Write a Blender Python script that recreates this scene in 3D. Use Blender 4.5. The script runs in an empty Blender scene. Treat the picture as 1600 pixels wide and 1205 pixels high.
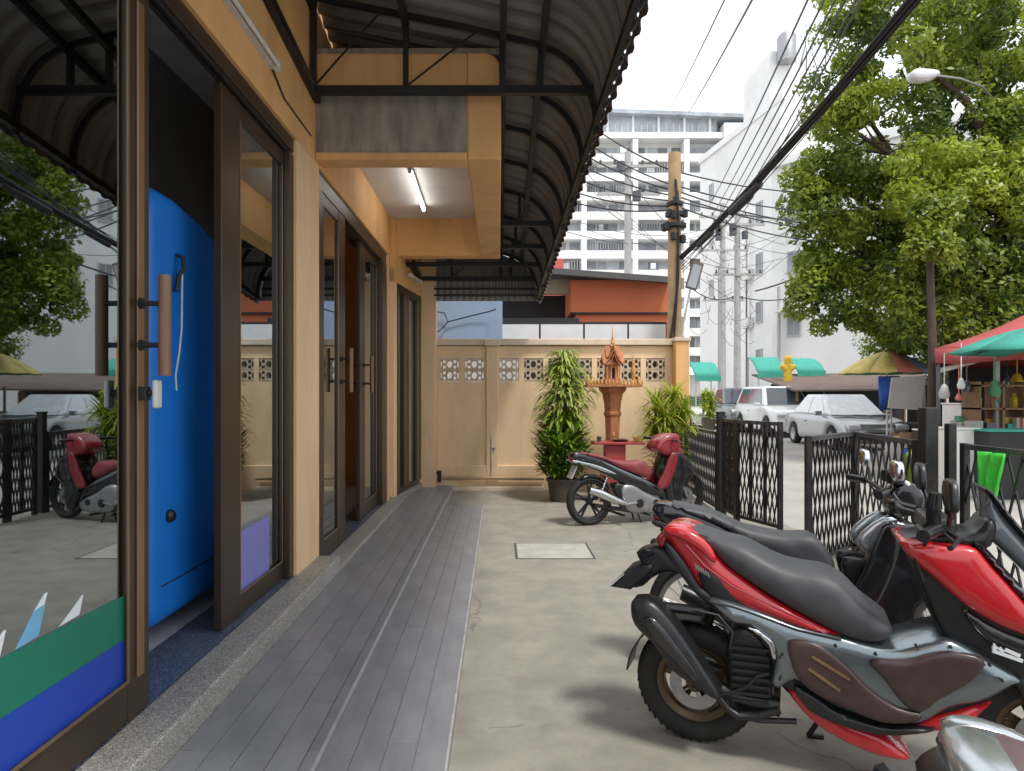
import bpy, bmesh, math, random
import numpy as np
from mathutils import Vector, Matrix
from mathutils.geometry import delaunay_2d_cdt
random.seed(7); np.random.seed(7)
R = math.radians
SC = bpy.context.scene
COL = SC.collection

# ------------------------------------------------------------------ camera, sky, sun, exposure
F, U0, V0, HC = 1050.0, 780.0, 616.0, 1.5        # focal length and vanishing point in photo pixels, eye height
cam_d = bpy.data.cameras.new('camera'); cam = bpy.data.objects.new('camera', cam_d); COL.objects.link(cam)
cam.location = (0, 0, HC); cam.rotation_euler = (R(90), 0, 0)
cam_d.sensor_width = 36; cam_d.lens = F / 1600 * 36
cam_d.shift_x = (800 - U0) / 1600; cam_d.shift_y = (V0 - 602.5) / 1600
cam_d.clip_start = 0.05; cam_d.clip_end = 2000
SC.camera = cam
SUN_EL, SUN_AZ = 61, 145                          # compass-like: azimuth from +Y clockwise
wd = bpy.data.worlds.new('World'); SC.world = wd; wd.use_nodes = True
nt = wd.node_tree; nt.nodes.clear()
sky = nt.nodes.new('ShaderNodeTexSky'); sky.sky_type = 'NISHITA'; sky.sun_disc = False
sky.sun_elevation = R(SUN_EL); sky.sun_rotation = R(SUN_AZ); sky.dust_density = 4; sky.air_density = 1.0
tc = nt.nodes.new('ShaderNodeTexCoord')
nz = nt.nodes.new('ShaderNodeTexNoise'); nz.inputs['Scale'].default_value = 2.2; nz.inputs['Detail'].default_value = 6
rmp = nt.nodes.new('ShaderNodeValToRGB'); rmp.color_ramp.elements[0].position = .3; rmp.color_ramp.elements[0].color = (.80,.80,.80,1)
rmp.color_ramp.elements[1].position = .7; rmp.color_ramp.elements[1].color = (1,1,1,1)
mixc = nt.nodes.new('ShaderNodeMixRGB'); mixc.inputs[2].default_value = (10.6, 11.0, 11.5, 1)   # thin white cloud sheet
bg = nt.nodes.new('ShaderNodeBackground'); bg.inputs['Strength'].default_value = 0.10
ow = nt.nodes.new('ShaderNodeOutputWorld')
L = nt.links.new
L(tc.outputs['Generated'], nz.inputs['Vector']); L(nz.outputs['Fac'], rmp.inputs['Fac']); L(rmp.outputs['Color'], mixc.inputs[0])
L(sky.outputs[0], mixc.inputs[1]); L(mixc.outputs[0], bg.inputs['Color']); L(bg.outputs[0], ow.inputs['Surface'])
sd = bpy.data.lights.new('sun', 'SUN'); sd.energy = 2.1; sd.angle = R(10); sd.color = (1, .96, .9)
sun = bpy.data.objects.new('sun', sd); COL.objects.link(sun)
_d = Vector((math.sin(R(SUN_AZ)) * math.cos(R(SUN_EL)), math.cos(R(SUN_AZ)) * math.cos(R(SUN_EL)), math.sin(R(SUN_EL))))
sun.rotation_euler = _d.to_track_quat('Z', 'Y').to_euler(); sun.location = (4, -4, 30)
vs = SC.view_settings
SC.display_settings.display_device = 'sRGB'
vs.view_transform = 'Standard'; vs.look = 'None'; vs.exposure = 0.55; vs.gamma = 1; vs.use_curve_mapping = False
SC.render.engine = 'CYCLES'
SC.cycles.max_bounces = 8; SC.cycles.transparent_max_bounces = 16; SC.cycles.use_denoising = True

def at(u, v, d):                                  # the point seen at photo pixel (u, v) at distance d
    return Vector(((u - U0) / F * d, d, HC - (v - V0) / F * d))

# ------------------------------------------------------------------ mesh helpers
class MB:
    def __init__(s): s.v = []; s.f = []
    def add(s, v, f):
        n = len(s.v); s.v += [tuple(p) for p in v]; s.f += [tuple(i + n for i in q) for q in f]; return s
    def box(s, x0, x1, y0, y1, z0, z1):
        return s.add([(x, y, z) for z in (z0, z1) for y in (y0, y1) for x in (x0, x1)],
                     [(0,2,3,1),(4,5,7,6),(0,1,5,4),(2,6,7,3),(0,4,6,2),(1,3,7,5)])
    def cbox(s, c, sx, sy, sz):
        return s.box(c[0]-sx/2, c[0]+sx/2, c[1]-sy/2, c[1]+sy/2, c[2]-sz/2, c[2]+sz/2)
    def hexa(s, b, t):                            # four bottom points, four top points
        return s.add(list(b) + list(t), [(3,2,1,0),(4,5,6,7),(0,1,5,4),(1,2,6,5),(2,3,7,6),(3,0,4,7)])
    def bar(s, a, b, w, h=None):                  # square bar between two points
        a, b = Vector(a), Vector(b); h = h or w
        d = (b - a).normalized(); up = Vector((0,0,1)) if abs(d.z) < .95 else Vector((0,1,0))
        x = d.cross(up).normalized() * w / 2; y = x.normalized().cross(d) * h / 2
        return s.hexa([a-x-y, a+x-y, a+x+y, a-x+y], [b-x-y, b+x-y, b+x+y, b-x+y])
    def tube(s, pts, r, n=8, cap=True):
        pts = [Vector(p) for p in pts]; m = len(pts)
        rs = r if isinstance(r, (list, tuple)) else [r] * m
        base = len(s.v); px = None
        for i, p in enumerate(pts):
            d = (pts[min(i+1, m-1)] - pts[max(i-1, 0)]).normalized()
            if px is None:
                up = Vector((0,0,1)) if abs(d.z) < .9 else Vector((1,0,0)); px = d.cross(up).normalized()
            else:
                px = (px - d * px.dot(d)).normalized()
            py = d.cross(px)
            for k in range(n):
                a = 2 * math.pi * k / n
                s.v.append(tuple(p + px * (math.cos(a) * rs[i]) + py * (math.sin(a) * rs[i])))
        for i in range(m - 1):
            for k in range(n):
                a = base + i*n + k; b = base + i*n + (k+1) % n
                s.f.append((a, b, b + n, a + n))
        if cap:
            s.f.append(tuple(base + k for k in reversed(range(n)))); s.f.append(tuple(base + (m-1)*n + k for k in range(n)))
        return s
    def lathe(s, prof, n=24, c=(0,0,0), axis='Z', close=False):   # prof: (radius, height) pairs
        base = len(s.v); m = len(prof)
        for k in range(n):
            a = 2*math.pi*k/n; ca, sa = math.cos(a), math.sin(a)
            for r, h in prof:
                p = (r*ca, r*sa, h) if axis == 'Z' else ((r*ca, h, r*sa) if axis == 'Y' else (h, r*ca, r*sa))
                s.v.append((p[0]+c[0], p[1]+c[1], p[2]+c[2]))
        mm = m if close else m - 1
        for k in range(n):
            for i in range(mm):
                a = base + k*m + i; b = base + k*m + (i+1) % m
                c_ = base + ((k+1) % n)*m + i; d = base + ((k+1) % n)*m + (i+1) % m
                s.f.append((a, c_, d, b))
        return s
    def prism(s, poly, fn0, fn1):                 # polygon extruded between two placings
        n = len(poly)
        s.add([fn0(*p) for p in poly] + [fn1(*p) for p in poly],
              [tuple(range(n)), tuple(n + i for i in reversed(range(n)))] + [(i, (i+1) % n, n + (i+1) % n, n + i) for i in range(n)])
        return s
    def grid(s, rows):
        n = len(rows[0]); base = len(s.v)
        for r_ in rows: s.v += [tuple(p) for p in r_]
        for i in range(len(rows)-1):
            for j in range(n-1):
                a = base + i*n + j
                s.f.append((a, a+1, a+n+1, a+n))
        return s
    def mesh(s, name, m=None, smooth=None):
        me = bpy.data.meshes.new(name); me.from_pydata(s.v, [], s.f); me.validate()
        bm = bmesh.new(); bm.from_mesh(me); bmesh.ops.remove_doubles(bm, verts=bm.verts, dist=1e-6)
        bmesh.ops.recalc_face_normals(bm, faces=bm.faces)
        bm.to_mesh(me); bm.free()
        if m: me.materials.append(m)
        if smooth:
            me.polygons.foreach_set('use_smooth', [True] * len(me.polygons)); me.set_sharp_from_angle(angle=R(smooth))
        return me
    def build(s, name, m, parent=None, smooth=None, local=False, bevel=0):
        return link(name, s.mesh(name, m, smooth), parent, local, bevel)

def world_loc(o):
    v = Vector((0,0,0))
    while o: v += o.location; o = o.parent
    return v
def link(name, me, parent=None, local=False, bevel=0):
    o = bpy.data.objects.new(name, me); COL.objects.link(o)
    if parent:
        o.parent = parent
        if not local: o.location = -world_loc(parent)
    if bevel:
        b = o.modifiers.new('bevel', 'BEVEL'); b.width = bevel; b.segments = 2; b.limit_method = 'ANGLE'; b.angle_limit = R(40)
    return o
def tag(o, label, cat, group=None):
    o['label'] = label; o['category'] = cat
    if group: o['group'] = group
    return o
def thing(name, label, cat, loc=(0,0,0), rz=0, group=None):
    o = bpy.data.objects.new(name, None); COL.objects.link(o); o.empty_display_size = .1
    o.location = loc; o.rotation_euler = (0,0,rz); return tag(o, label, cat, group)
def struct(o): o['kind'] = 'structure'; return o
def stuff(o): o['kind'] = 'stuff'; return o
def copy_tree(o, parent=None):
    c = o.copy(); COL.objects.link(c)
    if parent: c.parent = parent; c.matrix_parent_inverse = o.matrix_parent_inverse.copy()
    for ch in [x for x in bpy.data.objects if x.parent == o]: copy_tree(ch, c)
    return c

def smooth_poly(p, k=4):                          # Catmull-Rom through the outline
    n = len(p); out = []
    for i in range(n):
        a, b, c, d = (Vector(p[(i+j-1) % n]) for j in range(4))
        for q in range(k):
            t = q / k
            out.append(.5*((2*b) + (c-a)*t + (2*a-5*b+4*c-d)*t*t + (3*b-a-3*c+d)*t*t*t))
    return [(v.x, v.y) for v in out]
def pillow(outline, w, puff=.02, r=.05, res=.03, wf=None, sm=0, yc=0, mb=None):
    """A solid with the side outline (x, z), half width w and softly rounded cheeks."""
    mb = mb or MB()
    p = smooth_poly(outline, sm) if sm else list(outline)
    q = []
    for i in range(len(p)):
        a = Vector(p[i]); b = Vector(p[(i+1) % len(p)]); k = max(1, int((b-a).length / res))
        q += [a.lerp(b, j/k) for j in range(k)]
    A = np.array([(v.x, v.y) for v in q]); B = np.roll(A, -1, axis=0)
    def dist(P):
        ab = B - A; t = np.clip(((P[:,None]-A)*ab).sum(-1) / np.maximum((ab*ab).sum(-1), 1e-12), 0, 1)
        return np.sqrt((((A + ab*t[...,None]) - P[:,None])**2).sum(-1)).min(1)
    def inside(P):
        x, y = P[:,0:1], P[:,1:2]; c = (A[:,1] > y) != (B[:,1] > y)
        xi = (B[:,0]-A[:,0])*(y-A[:,1])/np.where(B[:,1]==A[:,1], 1e-12, B[:,1]-A[:,1]) + A[:,0]
        return ((c & (x < xi)).sum(1) % 2) == 1
    lo, hi = A.min(0), A.max(0)
    gx, gy = np.meshgrid(np.arange(lo[0], hi[0], res), np.arange(lo[1], hi[1], res))
    gx = gx + (np.arange(gx.shape[0]) % 2)[:,None]*res/2
    P = np.stack([gx.ravel(), gy.ravel()], 1)
    P = P[inside(P)]
    if len(P): P = P[dist(P) > res*.45]
    nb_ = np.roll(A, -1, 0) - np.roll(A, 1, 0); nb_ /= np.maximum(np.linalg.norm(nb_, axis=1), 1e-9)[:,None]; nb_ = np.stack([-nb_[:,1], nb_[:,0]], 1)
    area = ((A[:,0]*B[:,1] - B[:,0]*A[:,1]).sum())
    if area < 0: nb_ = -nb_
    rings = []
    for fr_ in (.10, .30, .62):
        Q = A + nb_*fr_*r; ok = inside(Q)
        Q = Q[ok]
        if len(Q): rings.append(Q[dist(Q) > fr_*r*.93])
    if rings:
        if len(P): P = P[dist(P) > r*.75]
        P = np.concatenate([P] + rings)
    # a ring just inside the rim keeps the rounding crisp
    allp = q + [Vector((float(x), float(y))) for x, y in P]
    vo, eo, fo = delaunay_2d_cdt(allp, [], [list(range(len(q)))], 1, 1e-6)[:3]
    V2 = np.array([(v.x, v.y) for v in vo]); d = dist(V2)
    g = np.sqrt(np.clip(1-(1-np.minimum(1, d/r))**2, 0, 1))
    n = len(V2)
    W_ = np.array([wf(x, z) for x, z in V2]) if wf else np.full(n, w)
    h = W_ + puff*g
    vr = [(V2[i,0], yc-h[i], V2[i,1]) for i in range(n)]; vl = [(V2[i,0], yc+h[i], V2[i,1]) for i in range(n)]
    f = [tuple(t) for t in fo]; cnt = {}
    for t in f:
        for i in range(len(t)):
            e = (t[i], t[(i+1) % len(t)]); k = tuple(sorted(e)); cnt.setdefault(k, []).append(e)
    fs = f + [tuple(i+n for i in reversed(t)) for t in f]
    for k, es in cnt.items():
        if len(es) == 1: a, b = es[0]; fs.append((b, a, a+n, b+n))
    mb.add(vr + vl, fs)
    return mb

# ------------------------------------------------------------------ materials
def mat(name, col, rough=.6, metal=0., var=.12, scale=6., bump=0., bscale=60., coat=0., dirt=None, dirt_amt=.5, dscale=1.5, objrand=0., spec=.5, emit=None, estr=0, trans=0, stretch=None):
    m = bpy.data.materials.new(name); m.use_nodes = True; t = m.node_tree; n = t.nodes; l = t.links.new
    b = n['Principled BSDF']; b.inputs['Roughness'].default_value = rough; b.inputs['Metallic'].default_value = metal
    b.inputs['Specular IOR Level'].default_value = spec
    if coat: b.inputs['Coat Weight'].default_value = coat; b.inputs['Coat Roughness'].default_value = .06
    tcn = n.new('ShaderNodeTexCoord'); mp = n.new('ShaderNodeMapping'); l(tcn.outputs['Object'], mp.inputs['Vector'])
    if stretch: mp.inputs['Scale'].default_value = stretch
    nz = n.new('ShaderNodeTexNoise'); nz.inputs['Scale'].default_value = scale; nz.inputs['Detail'].default_value = 6; nz.inputs['Roughness'].default_value = .62
    l(mp.outputs['Vector'], nz.inputs['Vector'])
    rp = n.new('ShaderNodeValToRGB'); e = rp.color_ramp.elements
    e[0].position = .3; e[1].position = .72
    e[0].color = tuple(c*(1-var) for c in col) + (1,); e[1].color = tuple(min(1, c*(1+var)) for c in col) + (1,)
    l(nz.outputs['Fac'], rp.inputs['Fac']); out = rp.outputs['Color']
    if dirt:
        n2 = n.new('ShaderNodeTexNoise'); n2.inputs['Scale'].default_value = dscale; n2.inputs['Detail'].default_value = 9; n2.inputs['Roughness'].default_value = .7
        l(mp.outputs['Vector'], n2.inputs['Vector'])
        r2 = n.new('ShaderNodeValToRGB'); r2.color_ramp.elements[0].position = .48; r2.color_ramp.elements[0].color = (0,0,0,1)
        r2.color_ramp.elements[1].position = .72; r2.color_ramp.elements[1].color = (dirt_amt,)*3 + (1,)
        l(n2.outputs['Fac'], r2.inputs['Fac'])
        mx = n.new('ShaderNodeMixRGB'); mx.inputs[2].default_value = tuple(dirt) + (1,)
        l(r2.outputs['Color'], mx.inputs[0]); l(out, mx.inputs[1]); out = mx.outputs[0]
    if objrand:
        oi = n.new('ShaderNodeObjectInfo'); mr = n.new('ShaderNodeMapRange'); mr.inputs[3].default_value = 1-objrand; mr.inputs[4].default_value = 1+objrand
        l(oi.outputs['Random'], mr.inputs[0]); mm = n.new('ShaderNodeMixRGB'); mm.blend_type = 'MULTIPLY'; mm.inputs[0].default_value = 1
        l(out, mm.inputs[1]); l(mr.outputs[0], mm.inputs[2]); out = mm.outputs[0]
    l(out, b.inputs['Base Color'])
    mrr = n.new('ShaderNodeMapRange'); mrr.inputs[3].default_value = max(0.02, rough*.82); mrr.inputs[4].default_value = min(1, rough*1.18)
    l(nz.outputs['Fac'], mrr.inputs[0]); l(mrr.outputs[0], b.inputs['Roughness'])
    if bump:
        n3 = n.new('ShaderNodeTexNoise'); n3.inputs['Scale'].default_value = bscale; n3.inputs['Detail'].default_value = 4
        l(mp.outputs['Vector'], n3.inputs['Vector'])
        bp = n.new('ShaderNodeBump'); bp.inputs['Strength'].default_value = bump; bp.inputs['Distance'].default_value = .01
        l(n3.outputs['Fac'], bp.inputs['Height']); l(bp.outputs[0], b.inputs['Normal'])
    if emit: b.inputs['Emission Color'].default_value = tuple(emit) + (1,); b.inputs['Emission Strength'].default_value = estr
    return m

def glass_mat(name, tint, base, gain, rough=.0):
    m = bpy.data.materials.new(name); m.use_nodes = True; t = m.node_tree; n = t.nodes; l = t.links.new
    n.clear(); o = n.new('ShaderNodeOutputMaterial'); mx = n.new('ShaderNodeMixShader')
    tr = n.new('ShaderNodeBsdfTransparent'); tr.inputs['Color'].default_value = tuple(tint) + (1,)
    gl = n.new('ShaderNodeBsdfGlossy'); gl.inputs['Roughness'].default_value = rough; gl.inputs['Color'].default_value = (.86,.95,1,1)
    fr = n.new('ShaderNodeFresnel'); fr.inputs['IOR'].default_value = 1.5
    ma = n.new('ShaderNodeMath'); ma.operation = 'MULTIPLY_ADD'; ma.inputs[1].default_value = gain; ma.inputs[2].default_value = base; ma.use_clamp = True
    l(fr.outputs[0], ma.inputs[0]); l(ma.outputs[0], mx.inputs[0]); l(tr.outputs[0], mx.inputs[1]); l(gl.outputs[0], mx.inputs[2]); l(mx.outputs[0], o.inputs['Surface'])
    return m

def speckle_mat(name, base, dark, light, scale=180, rough=.35):
    m = mat(name, base, rough, var=.18, scale=2.5, bump=.1, bscale=200); t = m.node_tree; n = t.nodes; l = t.links.new
    b = n['Principled BSDF']; src = b.inputs['Base Color'].links[0].from_socket
    tcn = n.new('ShaderNodeTexCoord'); vo = n.new('ShaderNodeTexVoronoi'); vo.inputs['Scale'].default_value = scale
    l(tcn.outputs['Object'], vo.inputs['Vector'])
    sp = n.new('ShaderNodeSeparateColor'); l(vo.outputs['Color'], sp.inputs[0])
    for i, (th, c, ch) in enumerate(((.22, dark, 0), (.80, light, 1))):
        mt = n.new('ShaderNodeMath'); mt.operation = 'LESS_THAN' if i == 0 else 'GREATER_THAN'; mt.inputs[1].default_value = th
        l(sp.outputs[ch], mt.inputs[0]); mx = n.new('ShaderNodeMixRGB'); mx.inputs[2].default_value = tuple(c) + (1,)
        l(mt.outputs[0], mx.inputs[0]); l(src, mx.inputs[1]); src = mx.outputs[0]
    l(src, b.inputs['Base Color']); return m

def leaf_mat(name, dark, light, trans=.35):
    m = bpy.data.materials.new(name); m.use_nodes = True; t = m.node_tree; n = t.nodes; l = t.links.new
    b = n['Principled BSDF']; b.inputs['Roughness'].default_value = .42
    a = n.new('ShaderNodeAttribute'); a.attribute_name = 'tint'
    rp = n.new('ShaderNodeValToRGB'); rp.color_ramp.elements[0].color = tuple(dark)+(1,); rp.color_ramp.elements[1].color = tuple(light)+(1,)
    l(a.outputs['Fac'], rp.inputs['Fac']); l(rp.outputs[0], b.inputs['Base Color'])
    tl = n.new('ShaderNodeBsdfTranslucent'); l(rp.outputs[0], tl.inputs['Color'])
    mx = n.new('ShaderNodeMixShader'); mx.inputs[0].default_value = trans
    l(b.outputs[0], mx.inputs[1]); l(tl.outputs[0], mx.inputs[2]); l(mx.outputs[0], n['Material Output'].inputs['Surface'])
    return m

M = {}
M['concrete'] = mat('yard_concrete', (.275,.256,.218), .8, var=.20, scale=3.5, bump=.25, bscale=90, dirt=(.15,.135,.115), dirt_amt=.38, dscale=2.2)
def crack_up(m, scale, spot):
    t = m.node_tree; n = t.nodes; l = t.links.new; b = n['Principled BSDF']; src = b.inputs['Base Color'].links[0].from_socket
    tcn = n.new('ShaderNodeTexCoord'); wz_ = n.new('ShaderNodeTexNoise'); wz_.inputs['Scale'].default_value = 3; wz_.inputs['Detail'].default_value = 5
    vm = n.new('ShaderNodeMixRGB'); vm.blend_type = 'ADD'; vm.inputs[0].default_value = .35; l(tcn.outputs['Object'], wz_.inputs['Vector']); l(tcn.outputs['Object'], vm.inputs[1]); l(wz_.outputs['Color'], vm.inputs[2])
    vo = n.new('ShaderNodeTexVoronoi'); vo.feature = 'DISTANCE_TO_EDGE'; vo.inputs['Scale'].default_value = scale; l(vm.outputs[0], vo.inputs['Vector'])
    n2 = n.new('ShaderNodeTexNoise'); n2.inputs['Scale'].default_value = .8; l(tcn.outputs['Object'], n2.inputs['Vector'])
    a1 = n.new('ShaderNodeMath'); a1.operation = 'LESS_THAN'; a1.inputs[1].default_value = .0035; l(vo.outputs['Distance'], a1.inputs[0])
    a2 = n.new('ShaderNodeMath'); a2.operation = 'GREATER_THAN'; a2.inputs[1].default_value = .52; l(n2.outputs['Fac'], a2.inputs[0])
    a3 = n.new('ShaderNodeMath'); a3.operation = 'MULTIPLY'; l(a1.outputs[0], a3.inputs[0]); l(a2.outputs[0], a3.inputs[1])
    a4 = n.new('ShaderNodeMath'); a4.operation = 'MULTIPLY'; a4.inputs[1].default_value = .45; l(a3.outputs[0], a4.inputs[0])
    mx = n.new('ShaderNodeMixRGB'); mx.inputs[2].default_value = (.10,.09,.08,1); l(a4.outputs[0], mx.inputs[0]); l(src, mx.inputs[1])
    vs2 = n.new('ShaderNodeTexVoronoi'); vs2.inputs['Scale'].default_value = 4.5; l(vm.outputs[0], vs2.inputs['Vector'])
    r_ = n.new('ShaderNodeMapRange'); r_.inputs[1].default_value = .03; r_.inputs[2].default_value = .12; r_.inputs[3].default_value = spot; r_.inputs[4].default_value = 0; l(vs2.outputs['Distance'], r_.inputs[0])
    m2 = n.new('ShaderNodeMixRGB'); m2.inputs[2].default_value = (.13,.12,.105,1); l(r_.outputs[0], m2.inputs[0]); l(mx.outputs[0], m2.inputs[1])
    sp = n.new('ShaderNodeTexNoise'); sp.inputs['Scale'].default_value = 70; sp.inputs['Detail'].default_value = 3; l(tcn.outputs['Object'], sp.inputs['Vector'])
    r3 = n.new('ShaderNodeMapRange'); r3.inputs[1].default_value = .60; r3.inputs[2].default_value = .72; r3.inputs[4].default_value = .35; l(sp.outputs['Fac'], r3.inputs[0])
    m3 = n.new('ShaderNodeMixRGB'); m3.inputs[2].default_value = (.15,.14,.12,1); l(r3.outputs[0], m3.inputs[0]); l(m2.outputs[0], m3.inputs[1]); l(m3.outputs[0], b.inputs['Base Color'])
crack_up(M['concrete'], .55, .35)
M['road'] = mat('road_concrete', (.36,.345,.315), .85, var=.15, scale=1.2, bump=.2, bscale=60, dirt=(.25,.24,.22), dirt_amt=.5, dscale=.5)
M['slab'] = mat('cover_slab', (.40,.38,.34), .8, var=.18, scale=5, bump=.2)
M['grout'] = mat('grout', (.40,.39,.38), .9, var=.25, scale=10)
M['tile'] = mat('deck_tile', (.235,.237,.255), .38, var=.16, scale=3, bump=.05, bscale=40, objrand=.06, dirt=(.27,.27,.28), dirt_amt=.4, dscale=2.5, stretch=(3,1,1))
M['nosing'] = mat('nosing_tile', (.22,.22,.235), .45, var=.2, scale=4)
M['terrazzo'] = speckle_mat('terrazzo_kerb', (.30,.285,.265), (.10,.10,.10), (.52,.50,.46), 230, .5)
M['threshold'] = speckle_mat('blue_terrazzo', (.075,.095,.15), (.02,.025,.04), (.24,.28,.36), 230, .3)
M['orange'] = mat('orange_paint', (.74,.425,.175), .75, var=.09, scale=1.7, bump=.12, bscale=50, dirt=(.42,.24,.12), dirt_amt=.6, dscale=1.8, stretch=(1.6,1.6,.45))
M['peach'] = mat('peach_paint', (.79,.535,.315), .75, var=.08, scale=1.7, bump=.12, bscale=50, dirt=(.52,.36,.23), dirt_amt=.55, dscale=1.5, stretch=(1.6,1.6,.45))
M['wallpaint'] = mat('yard_wall_paint', (.77,.56,.345), .8, var=.10, scale=1.3, bump=.2, bscale=60, dirt=(.48,.34,.20), dirt_amt=.5, dscale=1.5, stretch=(1.3,1.3,.5))
M['wallcap'] = mat('wall_cap_paint', (.68,.56,.42), .8, var=.2, scale=3, dirt=(.25,.20,.16), dirt_amt=.6, dscale=3)
M['block'] = mat('breeze_block', (.50,.40,.29), .85, var=.2, scale=14, bump=.2, objrand=.1)
M['stained'] = mat('stained_render', (.30,.265,.225), .9, var=.35, scale=3.5, bump=.3, bscale=40, dirt=(.13,.115,.10), dirt_amt=.8, dscale=2.6, stretch=(2.5,2.5,.6))
M['ceil'] = mat('soffit_white', (.62,.60,.58), .85, var=.1, scale=1.2, dirt=(.45,.42,.39), dirt_amt=.5, dscale=1.0)
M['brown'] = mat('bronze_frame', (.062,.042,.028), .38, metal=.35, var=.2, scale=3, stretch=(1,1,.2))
M['bronze_lit'] = mat('bronze_lit_edge', (.24,.155,.082), .36, metal=.45, var=.15, scale=3, stretch=(1,1,.2))  # lighter copy of the frame bronze, its lit look put into the colour
M['rubber'] = mat('rubber_seal', (.015,.015,.016), .6)
M['wood'] = mat('handle_wood', (.20,.105,.062), .45, var=.25, scale=9, stretch=(4,4,.5))
M['glass'] = glass_mat('shop_glass', (.60,.66,.70), .34, 1.0, .012)
M['glass_clear'] = glass_mat('side_glass', (.66,.68,.68), .36, 1.1)
M['inwall'] = mat('interior_dark_wall', (.24,.26,.27), .7, var=.12, scale=1)
M['inceil'] = mat('interior_ceiling', (.82,.82,.84), .8)
M['infloor'] = mat('interior_floor', (.46,.47,.50), .3)
M['inorange'] = mat('interior_orange_wall', (.52,.25,.09), .7)
M['blue'] = mat('blue_plastic', (.008,.17,.62), .45, var=.14, scale=1.5)
M['green_decal'] = mat('green_vinyl', (.008,.17,.105), .4, var=.1, scale=2)
M['blue_decal'] = mat('blue_vinyl', (.015,.055,.40), .4, var=.08, scale=2)
M['lilac_decal'] = mat('lilac_vinyl', (.20,.21,.56), .4, var=.05, scale=2)
M['white_decal'] = mat('white_vinyl', (.72,.75,.78), .4, var=.05)
M['sky_decal'] = mat('sky_blue_vinyl', (.16,.42,.66), .4, var=.15)
M['steel'] = mat('black_steel', (.016,.017,.020), .45, metal=.2, var=.35, scale=9)
M['sheet'] = mat('roof_sheet_underside', (.255,.25,.245), .45, metal=.3, var=.2, scale=2, dirt=(.15,.14,.125), dirt_amt=.7, dscale=2)
M['sheet_edge'] = mat('roof_sheet_top', (.10,.062,.058), .5, var=.2)
M['lampwhite'] = mat('lamp_body', (.55,.55,.53), .45, var=.08)
M['tube_off'] = mat('unlit_tube', (.62,.63,.62), .25)
M['tube_on'] = mat('lit_tube', (.9,.9,.9), .3, emit=(1,.98,.95), estr=9)
M['pvc'] = mat('pvc_pipe', (.42,.29,.17), .45)
M['fence'] = mat('fence_black', (.013,.013,.015), .38, metal=.1, var=.4, scale=14, dirt=(.06,.04,.03), dirt_amt=.5, dscale=9)
M['rail'] = mat('worn_rail', (.11,.11,.12), .35, metal=.5, var=.4, scale=12)
M['tyre'] = mat('tyre_rubber', (.015,.0145,.014), .75, var=.3, scale=20, bump=.3, bscale=60)
M['black_pl'] = mat('black_plastic', (.012,.0125,.014), .36, var=.25, scale=12)
M['gloss_black'] = mat('gloss_black', (.012,.012,.014), .15, coat=.6, var=.2)
M['seat'] = mat('seat_vinyl', (.055,.056,.062), .50, var=.15, scale=14, bump=.12, bscale=350)
M['red'] = mat('red_paint', (.50,.012,.018), .24, var=.06, scale=4, coat=.8)
M['darkred'] = mat('dark_red_paint', (.24,.012,.02), .3, var=.1, scale=4, coat=.6)
M['redseat'] = mat('maroon_seat', (.22,.035,.042), .5, var=.15, scale=10, bump=.1, bscale=300)
M['silver'] = mat('silver_grey_paint', (.20,.24,.262), .22, metal=.8, var=.06, coat=.5)
M['silver_lt'] = mat('silver_paint', (.46,.50,.52), .22, metal=.75, var=.06, coat=.5)
M['panel'] = mat('brown_carbon_panel', (.055,.031,.029), .32, var=.2, scale=30)
M['maroon'] = mat('maroon_vinyl', (.12,.075,.080), .42, var=.12, scale=12, bump=.1, bscale=300)
M['chrome'] = mat('chrome', (.62,.63,.65), .16, metal=1, var=.08)
M['alloy'] = mat('dull_alloy', (.35,.35,.36), .4, metal=.8, var=.2, scale=20)
M['gold'] = mat('bronze_rim', (.11,.072,.04), .4, metal=.6)
M['lens'] = mat('red_lens', (.35,.01,.01), .15, coat=.8)
M['visor'] = mat('smoked_visor', (.15,.175,.20), .12, coat=.6, spec=.7)
M['plate'] = mat('number_plate', (.5,.5,.48), .4)
M['terracotta'] = mat('terracotta', (.42,.16,.065), .7, var=.2, scale=14, bump=.2, bscale=50, dirt=(.22,.08,.04), dirt_amt=.6, dscale=8)
M['goldpaint'] = mat('gold_paint', (.55,.26,.08), .5, var=.2, scale=20)
M['redtable'] = mat('red_tabletop', (.33,.045,.04), .5, var=.15)
M['pot'] = mat('plant_pot', (.075,.06,.05), .7, var=.3, scale=9)
M['soil'] = mat('soil', (.05,.035,.025), .95)
M['leaf_dk'] = leaf_mat('leaf_dark', (.035,.10,.012), (.30,.48,.035))
M['leaf_lt'] = leaf_mat('leaf_light', (.09,.17,.02), (.46,.54,.10))
M['leaf_yg'] = leaf_mat('leaf_yellow_green', (.13,.23,.015), (.55,.60,.07))
M['leaf_tree'] = leaf_mat('tree_leaf', (.036,.085,.014), (.42,.50,.055), .48)
M['bark'] = mat('bark', (.075,.052,.042), .9, var=.35, scale=6, bump=.6, bscale=20, stretch=(3,3,.6))
M['stem'] = mat('stem', (.12,.12,.05), .8)
M['pole'] = mat('pole_concrete', (.40,.27,.15), .85, var=.2, scale=4, bump=.2, dirt=(.2,.13,.08), dirt_amt=.5, dscale=3)
M['greypole'] = mat('grey_pole', (.40,.40,.39), .8, var=.15)
M['cable'] = mat('cable_black', (.012,.012,.014), .6)
M['greycable'] = mat('cable_grey', (.09,.095,.11), .6)
M['white_bldg'] = mat('white_render', (.78,.78,.77), .85, var=.06, scale=.3, dirt=(.58,.57,.55), dirt_amt=.5, dscale=.25)
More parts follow.
